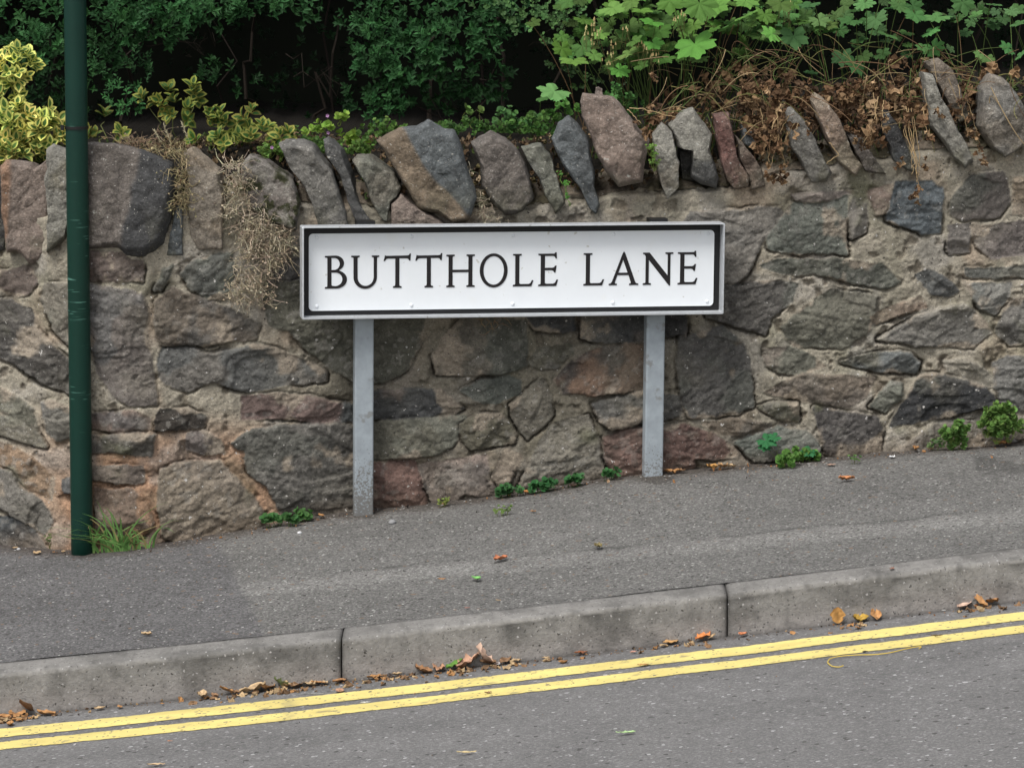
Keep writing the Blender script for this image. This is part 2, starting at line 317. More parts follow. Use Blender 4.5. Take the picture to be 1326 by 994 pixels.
# ------------------------------------------------------------------ wall
CR = dict(C0=(0, 0, 3.3125), C1=(350, 0, 3.3125), C2=(650, 0, 3.3125), C3=(926, 0, 3.3125), W0=(0, 180, 3.3125), W1=(0, 440, 3.3125),
          W2=(300, 400, 3.3125), W3=(560, 380, 3.3125), W4=(860, 160, 2.839), W5=(860, 360, 2.839))
def cv(k, pts): ox, oy, s = CR[k]; return [(ox+x/s, oy+y/s) for x, y in pts]
PAL = dict(g=(.160, .152, .136), dg=(.088, .087, .083), bg=(.108, .118, .120), gg=(.142, .142, .115), br=(.175, .146, .115), pk=(.200, .160, .134),
           rd=(.160, .102, .084), lg=(.225, .215, .185), tan=(.255, .210, .158), pu=(.132, .115, .101), dk=(.058, .058, .058), orr=(.26, .155, .095), gd=(.095, .098, .082))
FACE = [
 ('W0', [(0,570),(60,560),(130,550),(155,620),(120,660),(60,670),(0,640),(-60,600)], 'rd'),
 ('W0', [(-60,690),(50,690),(130,730),(160,820),(300,960),(320,1100),(200,1050),(60,960),(-60,910)], 'dg'),
 ('W0', [(180,690),(200,620),(320,625),(320,900),(240,830)], 'gg'),
 ('W0', [(330,480),(520,490),(560,520),(610,530),(610,605),(330,600)], 'rd'),
 ('W0', [(335,615),(610,660),(630,740),(635,870),(660,1010),(670,1140),(560,1140),(490,1090),(430,1020),(395,880)], 'pu'),
 ('W0', [(705,555),(745,538),(690,650),(662,655)], 'gg'),
 ('W0', [(780,580),(830,530),(910,500),(990,490),(1010,600),(990,680),(900,680),(820,640)], 'gg'),
 ('W1', [(680,80),(700,30),(760,10),(900,60),(1080,20),(1180,40),(1325,100),(1400,140),(1390,175),(1200,190),(1060,220),(950,190),(910,170),(800,220),(740,200),(690,160)], 'g'),
 ('W0', [(665,700),(740,640),(860,680),(1000,735),(1110,790),(1100,850),(1000,860),(870,880),(700,880),(670,800)], 'br'),
 ('W0', [(1140,640),(1200,540),(1300,500),(1400,520),(1400,650),(1180,680)], 'dk'),
 ('W2', [(130,-100),(300,-120),(500,-60),(830,30),(800,160),(740,270),(640,315),(520,305),(400,230),(330,170),(240,90),(160,60)], 'gd'),
 ('W1', [(-60,180),(60,230),(140,300),(160,400),(200,460),(120,440),(-60,380)], 'gg'),
 ('W1', [(180,270),(230,265),(330,300),(330,410),(250,430),(200,380)], 'g'),
 ('W1', [(-60,420),(60,460),(160,520),(230,600),(220,680),(130,640),(60,580),(-60,500)], 'gg'),
 ('W1', [(-60,530),(50,570),(80,630),(180,690),(225,780),(190,825),(120,790),(30,730),(-60,690)], 'br'),
 ('W1', [(-60,755),(60,760),(150,820),(200,900),(-60,900)], 'dg'),
 ('W1', [(270,600),(330,585),(330,650),(275,650)], 'dg'),
 ('W1', [(390,320),(560,305),(640,340),(635,385),(480,390),(390,370)], 'pk'),
 ('W1', [(665,350),(690,300),(800,290),(885,330),(870,370),(760,385),(665,385)], 'dk'),
 ('W1', [(340,420),(560,400),(660,410),(655,490),(560,485),(480,480),(340,480)], 'br'),
 ('W1', [(340,545),(520,540),(610,540),(620,600),(560,615),(470,605),(340,590)], 'pu'),
 ('W1', [(810,400),(870,390),(940,430),(960,480),(880,490),(805,470)], 'pk'),
 ('W2', [(50,380),(180,365),(330,370),(420,400),(520,410),(600,450),(520,480),(360,485),(280,470),(50,465)], 'bg'),
 ('W2', [(0,570),(90,520),(220,500),(440,490),(580,520),(585,870),(380,880),(210,880),(160,760),(70,700),(60,620)], 'g'),
 ('W1', [(690,560),(760,530),(940,520),(1000,580),(1130,730),(1120,840),(950,890),(800,890),(700,840),(680,700)], 'tan'),
 ('W1', [(410,640),(560,640),(640,680),(650,800),(560,880),(420,880)], 'orr'),
 ('W2', [(540,360),(800,340),(900,350),(990,430),(960,445),(800,460),(720,475),(540,460)], 'dg'),
 ('W2', [(560,490),(720,480),(880,460),(1000,465),(990,500),(940,590),(880,620),(640,640),(560,640)], 'gg'),
 ('W2', [(985,350),(1060,310),(1180,290),(1240,310),(1230,360),(1130,395),(1080,400),(1040,380)], 'gg'),
 ('W2', [(985,500),(1040,460),(1150,450),(1220,530),(1210,570),(1100,590),(1030,605),(990,560)], 'gg'),
 ('W3', [(335,480),(400,420),(470,370),(500,440),(510,520),(410,620),(350,540)], 'pu'),
 ('W3', [(0,270),(40,200),(130,110),(400,120),(400,310),(300,345),(20,345)], 'gd'),
 ('W2', [(560,660),(780,650),(820,740),(830,830),(700,860),(560,870)], 'rd'),
 ('W2', [(800,670),(1090,630),(1110,720),(1180,790),(1140,810),(1000,785),(930,840),(860,840)], 'pk'),
 ('W2', [(1170,600),(1240,620),(1220,680),(1170,790),(1120,720)], 'br'),
 ('W3', [(370,840),(440,680),(500,570),(590,540),(670,525),(700,600),(750,700),(765,780),(700,800),(560,815),(430,850)], 'lg'),
 ('W3', [(415,300),(450,240),(590,220),(600,250),(540,310),(450,320)], 'gd'),
 ('W3', [(530,370),(600,290),(700,240),(850,220),(940,230),(940,400),(820,420),(700,430),(560,420)], 'pu'),
 ('W3', [(690,470),(850,430),(910,420),(1060,440),(1075,520),(980,540),(870,555),(770,575),(720,540)], 'dg'),
 ('W3', [(380,60),(600,60),(610,150),(560,165),(440,150)], 'dk'),
 ('W3', [(640,60),(940,60),(940,200),(740,210),(640,190)], 'dg'),
 ('W3', [(970,60),(1085,60),(1085,175),(970,185)], 'dk'),
 ('W5', [(60,220),(210,180),(280,230),(310,300),(325,470),(270,500),(90,512),(60,400),(45,300)], 'dg'),
 ('W3', [(735,620),(820,580),(900,575),(1080,565),(1200,600),(1310,670),(1300,690),(1220,710),(1120,700),(1120,740),(1000,780),(900,785),(780,785),(740,690)], 'rd'),
 ('W4', [(100,325),(420,310),(440,330),(360,430),(300,560),(220,605),(60,600),(0,450)], 'g'),
 ('W4', [(470,265),(630,250),(690,250),(560,290),(490,285)], 'pk'),
 ('W4', [(380,420),(470,300),(600,290),(670,270),(670,480),(560,470),(480,475),(390,460)], 'gg'),
 ('W4', [(750,250),(840,225),(850,330),(780,330)], 'pk'),
 ('W4', [(850,220),(980,215),(1020,240),(1010,400),(940,400),(880,375),(820,355)], 'bg'),
 ('W4', [(1055,330),(1060,270),(1130,190),(1250,185),(1270,280),(1230,340),(1100,350)], 'pu'),
 ('W4', [(1285,200),(1400,190),(1400,350),(1285,330)], 'tan'),
 ('W4', [(1045,375),(1120,370),(1115,470),(1045,475)], 'pu'),
 ('W4', [(1130,380),(1325,365),(1400,380),(1400,470),(1200,490),(1150,450)], 'pk'),
 ('W4', [(360,520),(430,500),(640,500),(800,520),(865,580),(820,605),(700,585),(560,550),(440,550)], 'gd'),
 ('W4', [(700,270),(740,300),(740,400),(690,420),(680,330)], 'g'),
 ('W4', [(930,560),(970,535),(1030,570),(1080,610),(1040,635),(980,625)], 'dg'),
 ('W4', [(1110,535),(1320,525),(1400,540),(1400,560),(1210,565),(1110,560)], 'gd'),
 ('W4', [(1110,590),(1270,590),(1260,650),(1210,695),(1160,680)], 'lg'),
 ('W4', [(225,600),(400,580),(485,590),(470,650),(390,710),(370,770),(250,740),(160,710),(150,640)], 'dg'),
 ('W4', [(430,750),(520,670),(620,610),(780,640),(770,700),(740,770),(660,820),(480,815)], 'gd'),
 ('W4', [(760,710),(840,670),(940,640),(960,670),(880,700),(780,730)], 'br'),
 ('W4', [(790,790),(930,710),(1100,660),(1170,720),(1200,760),(1130,820),(960,815)], 'lg'),
 ('W4', [(1220,760),(1270,650),(1400,640),(1400,800),(1270,815)], 'g'),
 ('W5', [(365,260),(480,255),(590,320),(520,350),(430,350),(385,320)], 'gg'),
 ('W5', [(655,310),(780,275),(900,275),(940,310),(920,345),(780,340)], 'gd'),
 ('W5', [(380,420),(500,350),(620,360),(770,370),(740,430),(680,470),(540,455)], 'br'),
 ('W5', [(760,470),(830,380),(870,390),(865,440),(810,490)], 'gg'),
 ('W5', [(1030,310),(1100,300),(1170,330),(1215,380),(1200,395),(1100,370),(1040,335)], 'lg'),
 ('W5', [(830,540),(940,355),(1000,350),(1180,400),(1225,460),(1000,515)], 'dk'),
 ('W5', [(1210,310),(1260,288),(1330,290),(1400,300),(1400,490),(1250,490),(1215,400)], 'g'),
 ('W5', [(350,475),(400,460),(490,460),(490,520),(420,515)], 'gd'),
 ('W5', [(145,535),(250,520),(390,535),(390,560),(290,575),(190,565)], 'br'),
 ('W5', [(260,600),(430,545),(520,560),(575,620),(560,650),(330,675)], 'gg'),
 ('W5', [(550,475),(650,490),(780,510),(800,560),(795,650),(600,650),(570,560)], 'pu'),
 ('W5', [(850,640),(1000,540),(1180,520),(1380,510),(1380,570),(1050,650)], 'br'),
]
rng = np.random.default_rng(7)
stones = [(np.array(cv(k, p)), PAL[c]) for k, p, c in FACE]
pal = list(PAL.values())
for x0, x1 in ((-1500, -60), (1405, 2600)):          # the wall goes on outside the picture
    for row in range(8):
        x = x0+rng.uniform(0, 60)
        while x < x1-30:
            ww = rng.uniform(60, 150); hh = 48; cx = x+ww/2; cy = 330+row*52-(cx-663)*.112+18+rng.uniform(-5, 5)
            if x+ww > x1+8: break
            a = np.sort(rng.uniform(0, 2*math.pi, 9)); r = rng.uniform(.86, 1.1, 9)
            stones.append((np.stack([cx+np.sign(np.cos(a))*np.abs(np.cos(a))**.6*ww/2*r*.95, cy+np.sign(np.sin(a))*np.abs(np.sin(a))**.6*hh/2*r*.92], 1), pal[rng.integers(len(pal))]))
            x += ww+rng.uniform(4, 14)
xw = np.concatenate([np.arange(-3.6, -1.62, .018), np.arange(-1.62, 1.62, .0038), np.arange(1.62, 3.6, .018)])
NZ = 290; tz = np.linspace(0, 1, NZ)
X = np.repeat(xw[:, None], NZ, 1); Zb = zbase(xw)[:, None]-.05; Zt = ztop(xw)[:, None]+.012*fbm(xw*9, 3, 0, 91)[:, None]
Z = Zb+(Zt-Zb)*tz[None]; Y0 = np.repeat(wy(xw)[:, None], NZ, 1)
PX, PY = project(np.stack([X, Y0, Z], -1))
WX = PX+3.8*fbm(PX/15, PY/15, 0, 101, 5, .72); WYp = PY+3.8*fbm(PX/15, PY/15, 9, 102, 5, .72)
mort = .008+.007*fbm(X*8, Z*8, 0, 110)+.0045*fbm(X*30, Z*30, 0, 111)+.0028*fbm(X*100, Z*100, 0, 112, 3)-.004*scal(X, Z, 22, 700)-.009*sst(.20, .46, fbm(X*26, Z*26, 4, 116))
H = mort.copy()
nm = fbm(X*6, Z*6, 0, 113); nf = fbm(X*40, Z*40, 0, 114)
mc = np.ones(X.shape+(3,))*np.array([.292, .262, .205])
om = np.clip(sst(260, 80, np.abs(PX-230))*sst(520, 600, PY)+.28*sst(.1, .5, nm), 0, 1)[..., None]
mc = mc*(1-om*.75)+np.array([.36, .195, .11])*om*.75
gm = sst(.05, .5, fbm(X*5, Z*5, 3, 115))[..., None]; mc = mc*(1-gm*.55)+np.array([.165, .158, .110])*gm*.55
wn = sst(.0, .4, fbm(X*9, Z*9, 8, 118))[..., None]; mc = mc*(1-wn*.5)+np.array([.30, .28, .25])*wn*.5
pit = sst(.16, .48, fbm(X*26, Z*26, 4, 116))[..., None]*.5; mc = mc*(1-pit)+np.array([.085, .065, .045])*pit
mc *= 1.04*(1+.20*nf+.10*fbm(X*120, Z*120, 0, 117, 2))[..., None]
dk_ = (sst(330, 250, np.abs(PX-680))*sst(400, 430, PY)*sst(660, 560, PY))[..., None]     # shade below the sign painted into the mortar
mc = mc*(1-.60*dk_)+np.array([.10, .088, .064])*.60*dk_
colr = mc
near = np.full(X.shape, -99.)
for i, (P, c0) in enumerate(stones):
    P = np.asarray(P); mn = P.min(0)-14; mxx = P.max(0)+14
    msk = (PX > mn[0]) & (PX < mxx[0]) & (PY > mn[1]) & (PY < mxx[1])
    if not msk.any(): continue
    x, y = WX[msk], WYp[msk]; d = sdf(P, x, y); cx, cy = P.mean(0); rr = np.random.default_rng(900+i)
    size = math.sqrt(np.ptp(P[:, 0])*np.ptp(P[:, 1]))
    prd = rr.uniform(.010, .026); gx, gy = rr.uniform(-.016, .016), rr.uniform(-.016, .010)
    xm, zm = X[msk], Z[msk]
    h = prd+gx*(PX[msk]-cx)/size*2+gy*(PY[msk]-cy)/size*2
    # cleft faces
    for q in range(3):
        an = rr.uniform(0, 2*math.pi); s = rr.uniform(.02, .07)
        h = np.minimum(h, prd+rr.uniform(.002, .014)-s*((PX[msk]-cx)*math.cos(an)+(PY[msk]-cy)*math.sin(an))/size)
    st = rr.uniform(-1, 1)
    ang = rr.uniform(-.9, .9); ca, sa = math.cos(ang), math.sin(ang)
    lu, lv = xm*ca+zm*sa, -xm*sa+zm*ca
    h = h+.005*fbm(xm*10, zm*10, i, 120)+rr.uniform(.0008, .0035)*fbm(lu*14, lv*60, i, 121)+.0032*fbm(xm*130, zm*130, i, 122, 3)
    h = h-.007*scal(lu, lv*1.6, rr.uniform(9, 16), 300+i)-.0052*scal(lu, lv*1.5, rr.uniform(32, 50), 500+i)
    stp = .006*np.sign(vn(xm*7, zm*11, i*3.3, 131))*sst(.15, .2, np.abs(vn(xm*7, zm*11, i*3.3, 131))); h = h+stp
    d = d+2.6; k = sst(-.6, 2.6, d); cm = np.clip(-.05+1.5*fbm(xm*9, zm*9, i, 140)+.55*sst(0, 9, PY[msk]-cy), 0, 1.2)
    hm = H[msk]-.026*np.exp(-((d+1.2)/1.25)**2)*cm*.85-.002*np.exp(-((d+3)/4.)**2)
    gr = (np.exp(-((d+1.0)/1.3)**2)*np.clip(cm, 0, 1)*.75)[:, None]; colr[msk] = colr[msk]*(1-gr)+np.array([.05, .042, .034])*gr
    H[msk] = np.where(d > -9, hm*(1-k)+np.maximum(h, hm-.004)*k, H[msk])
    c = np.array(c0)*rr.uniform(.58, 1.06)*(1+np.array([.07, .0, -.07])*rr.normal()*.8); c2 = np.array(pal[rr.integers(len(pal))])
    b = sst(.05, .22, fbm(xm*7, zm*7, i*1.7, 150))[:, None]*rr.uniform(.1, .7)
    cc = c*(1-b)+c2*b
    cc = cc*(1+.34*fbm(lu*24, lv*70, i, 151)+.30*fbm(xm*14, zm*14, i, 152)+.12*fbm(xm*110, zm*110, i, 155, 2))[:, None]*1.10
    tn = (sst(-.1, .5, fbm(xm*6, zm*6, i*.9, 157))*rr.uniform(.0, .5))[:, None]; cc = cc*(1-tn)+np.array([.195, .178, .136])*(1+.35*nf[msk])[:, None]*tn
    spx = sst(.30, .36, fbm(xm*60, zm*60, i, 156, 2))[:, None]*rr.uniform(0, .4); cc = cc*(1-spx)+np.array([.27, .255, .225])*spx
    sm = sst(.33, .47, fbm(xm*11, zm*11, i*2.1, 153)+.22*np.exp(-np.clip(d, 0, 50)/7))[:, None]*.85   # pointing smeared over the stone
    cc = cc*(1-sm)+np.array([.285, .240, .185])*(1+.3*nf[msk])[:, None]*sm
    kk = sst(-.8, 1.4, d)[:, None]
    colr[msk] = colr[msk]*(1-kk)+cc*kk
    near[msk] = np.maximum(near[msk], d)
top = sst(.985, 1, tz)[None]
moss = (sst(.35, .6, fbm(X*7, Z*7, 5, 160)+.25*sst(60, 0, np.abs(PY-np.interp(PX, TOPX, TOPY)))-.1))[..., None]*.5
colr = colr*(1-moss)+np.array([.075, .080, .035])*moss
foot = sst(26, 0, np.interp(PX, [b[0] for b in _b], [b[1] for b in _b])-PY)[..., None]
colr = colr*(1-.35*foot)+np.array([.14, .10, .068])*.35*foot
Yf = Y0-H+.03*top
V = np.stack([X, Yf, Z], -1)
# top bed and back of the wall
TB = 26; tt_ = np.linspace(.012, .33, TB)[None]; XX = np.repeat(xw[:, None], TB, 1)
YB = wy(xw)[:, None]+tt_; ZB = Zt+.045*sst(.0, .10, tt_)*(.6+.8*fbm(XX*7, YB*7, 0, 5))+.016*fbm(XX*30, YB*30, 0, 7)+.007*fbm(XX*90, YB*90, 0, 8)
bk1 = np.stack([XX, YB+.01*fbm(XX*30, YB*30, 5, 9), ZB], -1)
bk2 = np.stack([xw, wy(xw)+.34, ztop(xw)-.02], -1)[:, None]; bk3 = np.stack([xw, wy(xw)+.34, zbase(xw)-.1], -1)[:, None]
V = np.concatenate([V, bk1, bk2, bk3], 1); cb = np.ones((len(xw), TB+2, 3))*np.array([.15, .12, .09]); nn_ = fbm(XX*14, YB*14, 3, 171)
cb[:, :TB] = np.array([.20, .165, .125])*(1+.5*fbm(XX*60, YB*60, 0, 172))[..., None]; mm_ = sst(-.05, .25, nn_)[..., None]; cb[:, :TB] = cb[:, :TB]*(1-mm_*.7)+np.array([.075, .070, .035])*mm_*.7
colr = np.concatenate([colr, cb], 1)
wroot = empty('stone_wall', (0, 10.2, float(zbase(0))), 'rubble stone wall with buff mortar and upright jagged coping stones beside the pavement', 'wall')
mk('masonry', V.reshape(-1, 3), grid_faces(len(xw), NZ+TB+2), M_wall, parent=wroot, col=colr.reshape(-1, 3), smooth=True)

# ------------------------------------------------------------------ coping stones
def rock(poly, c0, off=0., depth=.20, T=.035, seed=0, c1=None, split=None, moss=False, name='coping_stone', parent=wroot, label=None, n=150, nr=30):
    P = on_wall(np.array([p[0] for p in poly]), np.array([p[1] for p in poly]), off); rr = np.random.default_rng(seed)
    A = np.stack([P[:, 0], P[:, 2]], 1); Yc = P[:, 1].mean()
    seg = np.roll(A, -1, 0)-A; L = np.linalg.norm(seg, axis=1); cum = np.concatenate([[0], np.cumsum(L)]); s = np.linspace(0, cum[-1], n, endpoint=False)
    k = np.clip(np.searchsorted(cum, s, 'right')-1, 0, len(A)-1); O = A[k]+seg[k]*((s-cum[k])/L[k])[:, None]
    c = O.mean(0); size = math.sqrt(np.ptp(A[:, 0])*np.ptp(A[:, 1]))
    O = O+.0035*np.stack([fbm(O[:, 0]*30, O[:, 1]*30, seed, 1), fbm(O[:, 0]*30, O[:, 1]*30, seed, 2)], 1)
    pl = []
    for q in range(5):
        an = rr.uniform(0, 2*math.pi); pl.append((math.cos(an), math.sin(an), rr.uniform(.3, 1.0), rr.uniform(.45, 1.05)))
    rings = []; 
    sc = [(.55, depth, 1), (.86, depth*.93, 1), (.95, depth*.5, 1), (1.0, .03, 1), (1.0, .008, 1)]
    for a, b, _ in sc: rings.append((a, b, False))
    for q in range(nr): rings.append((1-(q+.6)/nr, 0, True))
    V = []; S = []
    for a, b, fr in rings:
        Q = c+(O-c)*a
        if fr:
            d = 1-a; bev = (np.clip(d/.20, 0, 1))**.5
            f = np.full(n, 1.)*bev*1.02
            for (ca, sa, g, o) in pl: f = np.minimum(f, o+.25-g*((Q[:, 0]-c[0])*ca+(Q[:, 1]-c[1])*sa)/size)
            f = np.minimum(f, bev*1.0+.0)
            nz = .10*fbm(Q[:, 0]*16, Q[:, 1]*16, seed, 11)
            sc_ = .010*scal(Q[:, 0], Q[:, 1], 11, seed+40, g=1.1)+.0065*scal(Q[:, 0], Q[:, 1], 34, seed+41, g=1.1)-.0030*fbm(Q[:, 0]*90, Q[:, 1]*90, seed, 12)
            y = Yc-T*(f+nz*min(1, d*6))+sc_*min(1, .25+d*6)
        else: y = np.full(n, Yc+b)+.01*fbm(Q[:, 0]*20, Q[:, 1]*20, b*10, seed)
        V.append(np.stack([Q[:, 0], y, Q[:, 1]], 1))
    V = np.array(V); m = len(V)
    # displace every ring a little sideways so the sides are rough too
    dd = fbm(V[..., 0]*24, V[..., 1]*24, V[..., 2]*24, seed+5, 5, .65)[..., None]*.006
    cen = np.array([c[0], 0, c[1]]); dirs = V-cen; dirs[..., 1] = 0; dirs /= (np.linalg.norm(dirs, axis=-1, keepdims=True)+1e-6); V = V+dirs*dd
    F = []
    for i in range(m-1):
        for j in range(n):
            F.append((i*n+j, i*n+(j+1) % n, (i+1)*n+(j+1) % n, (i+1)*n+j))
    Vf = V.reshape(-1, 3); F.append(tuple(range((m-1)*n, m*n))); F.append(tuple(range(n-1, -1, -1)))
    x, y, z = Vf.T; c0 = np.array(c0)*1.0; c1 = np.array(c1 if c1 is not None else pal[rr.integers(len(pal))])
    nb = fbm(x*9, z*9, y*9+seed, 21)
    b = (sst(0, .35, nb)*.45 if split is None else sst(-.008, .008, (x-c[0])*split[0]+(z-c[1])*split[1]+split[2]+.03*nb))[:, None]
    an = rr.uniform(0, 3.1); u = x*math.cos(an)+z*math.sin(an); v = -x*math.sin(an)+z*math.cos(an)
    cc = (c0*(1-b)+c1*b)*(1+.3*fbm(u*18, v*60, y*20+seed, 22)+.25*fbm(x*40, z*40, y*40, 23)+.2*fbm(x*120, z*120, y*120, 24, 2))[:, None]
    lw = sst(.55, .0, (z-z.min())/(np.ptp(z)+1e-6))*sst(.0, .35, fbm(x*18, z*18, y*18, 33)+.1)*.6; lw = lw[:, None]; cc = cc*(1-lw)+np.array([.10, .095, .062])*lw     # moss and earth where the stone is bedded
    if moss:
        mm = sst(.12, .18, fbm(x*34, z*34, y*34, 30)+.16)[:, None]; cc = cc*(1-mm)+np.array([.04, .042, .018])*mm
        mm = sst(.0, .3, fbm(x*25+9, z*25, y*22, 31))[:, None]*.7; cc = cc*(1-mm)+np.array([.27, .25, .22])*mm
    o = mk(name, Vf, F, M_rock, parent=parent, col=cc, smooth=True)
    if label: o['label'] = label
    return o
cope = [
 ('W0', [(-40,150),(20,145),(28,240),(22,480),(-40,490)], 'dk', {}),
 ('W0', [(12,110),(35,88),(130,103),(150,128),(200,88),(215,150),(200,500),(170,540),(130,540),(100,500),(75,480),(40,480),(15,300)], 'pk', dict(c1=(.24,.15,.10), split=(-1,0,-.052), T=.04)),
 ('W0', [(203,40),(225,26),(300,55),(330,60),(320,260),(290,430),(205,485),(207,300),(193,160),(205,120)], 'lg', dict(T=.05, c1=(.17,.14,.07))),
 ('W0', [(320,20),(480,22),(600,48),(690,78),(745,108),(757,200),(740,330),(705,450),(620,510),(545,515),(510,470),(325,470)], 'pu', dict(c1=PAL['dk'], split=(1,-.25,-.035), T=.05)),
 ('W0', [(755,285),(785,300),(788,500),(715,505),(735,380)], 'bg', dict(T=.02)),
 ('W0', [(785,60),(820,35),(850,60),(940,130),(965,250),(960,470),(850,475),(815,420),(805,300),(808,170)], 'tan', dict(T=.04, c1=PAL['g'])),
 ('W0', [(1035,110),(1070,68),(1130,88),(1260,178),(1290,270),(1270,385),(1180,360),(1080,300),(1040,200)], 'pu', dict(moss=True, T=.05, label='mossy coping stone')),
 ('C1', [(35,620),(70,600),(140,598),(180,620),(270,740),(310,860),(345,980),(210,980),(180,870),(130,770),(80,720)], 'g', dict(T=.05, c1=PAL['dg'])),
 ('C1', [(225,600),(250,590),(300,640),(350,760),(380,860),(450,980),(380,980),(340,880),(300,750),(260,670),(235,660)], 'dg', dict(T=.03)),
 ('C1', [(350,690),(370,665),(420,665),(530,740),(560,800),(550,840),(515,870),(500,950),(485,950),(440,880),(400,770)], 'gg', dict(T=.045, c1=PAL['br'])),
 ('C1', [(515,870),(560,828),(620,878),(700,918),(760,960),(760,990),(520,990)], 'pk', dict(T=.05, c1=PAL['tan'], off=-.01)),
 ('C1', [(450,605),(520,570),(560,550),(620,545),(680,513),(740,553),(790,558),(830,650),(860,760),(890,850),(850,950),(790,962),(720,912),(640,900),(580,800),(520,710),(490,650)], 'bg', dict(c1=(.165,.128,.090), split=(-1,-.75,.0), T=.05, off=-.02, label='largest coping stone, grey with a rust brown face')),
 ('C1', [(860,610),(940,560),(1000,590),(1060,640),(1110,740),(1130,850),(1080,910),(1010,925),(960,880),(910,810),(900,720)], 'pu', dict(T=.06, c1=PAL['g'])),
 ('C1', [(1075,630),(1160,618),(1200,660),(1230,760),(1265,870),(1225,915),(1180,840),(1150,760),(1100,680)], 'gg', dict(T=.045)),
 ('C2', [(215,600),(240,530),(285,498),(325,530),(370,600),(390,700),(400,800),(420,880),(400,920),(370,890),(330,800),(270,720),(230,650)], 'bg', dict(T=.045, c1=PAL['dk'])),
 ('C2', [(395,430),(402,377),(415,373),(428,380),(432,430)], 'pk', dict(T=.01, off=.03, depth=.05)),
 ('C2', [(335,440),(350,405),(400,408),(480,415),(530,470),(600,560),(632,600),(600,780),(540,792),(500,800),(450,740),(410,680),(370,560),(345,500)], 'pk', dict(T=.06, c1=(.17,.125,.10), off=-.02, label='tall coarse pink coping stone')),
 ('C2', [(645,580),(685,530),(730,560),(750,660),(762,700),(757,800),(710,857),(680,780),(660,700)], 'lg', dict(T=.04, c1=PAL['tan'], off=-.02, label='pale narrow coping stone')),
 ('C2', [(715,540),(770,480),(820,460),(860,520),(900,570),(890,640),(930,760),(920,810),(860,790),(810,760),(815,640),(750,630),(735,580)], 'lg', dict(T=.05, c1=PAL['dg'], split=(.1,-1,-.02))),
 ('C2', [(760,640),(830,640),(830,780),(770,770)], 'dk', dict(T=.02, off=.06)),
 ('C2', [(905,488),(970,480),(990,560),(1010,680),(1060,760),(1055,800),(1000,812),(965,780),(940,700),(920,590)], 'rd', dict(T=.03, c1=(.13,.05,.045), off=-.02, label='dark red coping stone')),
 ('C2', [(1000,580),(1040,620),(1110,720),(1130,800),(1070,820),(1060,760),(1015,680)], 'br', dict(T=.03)),
 ('C2', [(1030,540),(1080,570),(1100,660),(1040,620)], 'bg', dict(T=.03, off=.07)),
 ('C3', [(300,470),(330,463),(380,520),(430,600),(470,690),(500,740),(480,775),(410,780),(370,700),(320,620)], 'g', dict(T=.05, c1=PAL['lg'])),
 ('C3', [(410,430),(428,398),(480,430),(530,510),(570,600),(600,680),(632,710),(600,757),(540,710),(490,620),(440,520)], 'tan', dict(T=.045, c1=(.20,.13,.10), off=-.02, label='tapering pinkish tan coping stone')),
 ('C3', [(690,490),(740,476),(790,550),(830,650),(870,745),(820,730),(760,690),(735,600)], 'dk', dict(T=.045, c1=PAL['bg'])),
 ('C3', [(560,575),(620,580),(660,640),(730,745),(640,735),(600,650)], 'pu', dict(T=.03)),
 ('C3', [(900,270),(960,248),(1010,290),(1050,380),(1085,500),(1040,525),(990,440),(940,340)], 'br', dict(T=.04, off=.05)),
 ('C3', [(890,308),(930,320),(960,400),(1000,470),(1040,560),(1080,620),(1102,690),(1070,722),(1030,690),(980,610),(920,540),(905,440)], 'lg', dict(T=.05, c1=(.32,.29,.25), off=-.02, label='pale quartz veined coping stone')),
 ('C3', [(1140,380),(1180,318),(1240,340),(1290,400),(1330,480),(1322,620),(1240,677),(1190,640),(1125,540),(1135,440)], 'g', dict(T=.06, c1=PAL['tan'], off=-.02)),
]
for i, (k, p, c, kw) in enumerate(cope): rock(cv(k, p), PAL[c], seed=300+i, **kw)
q = 0
for sgn, x0 in ((-1, -30), (1, 1350)):               # coping outside the picture
    x = x0
    for j in range(9):
        ww = rng.uniform(38, 70); cx = x+sgn*ww/2; yt = (205 if sgn < 0 else 110)-(cx-x0)*.11*(1 if sgn > 0 else .6)
        pts = [(cx-ww*.45, yt+25), (cx-ww*.1, yt), (cx+ww*.35, yt+15), (cx+ww*.5, yt+80), (cx+ww*.25, yt+125), (cx-ww*.3, yt+118), (cx-ww*.5, yt+70)]
        rock(pts, pal[rng.integers(len(pal))], seed=500+q, T=.05); q += 1; x += sgn*(ww+6)

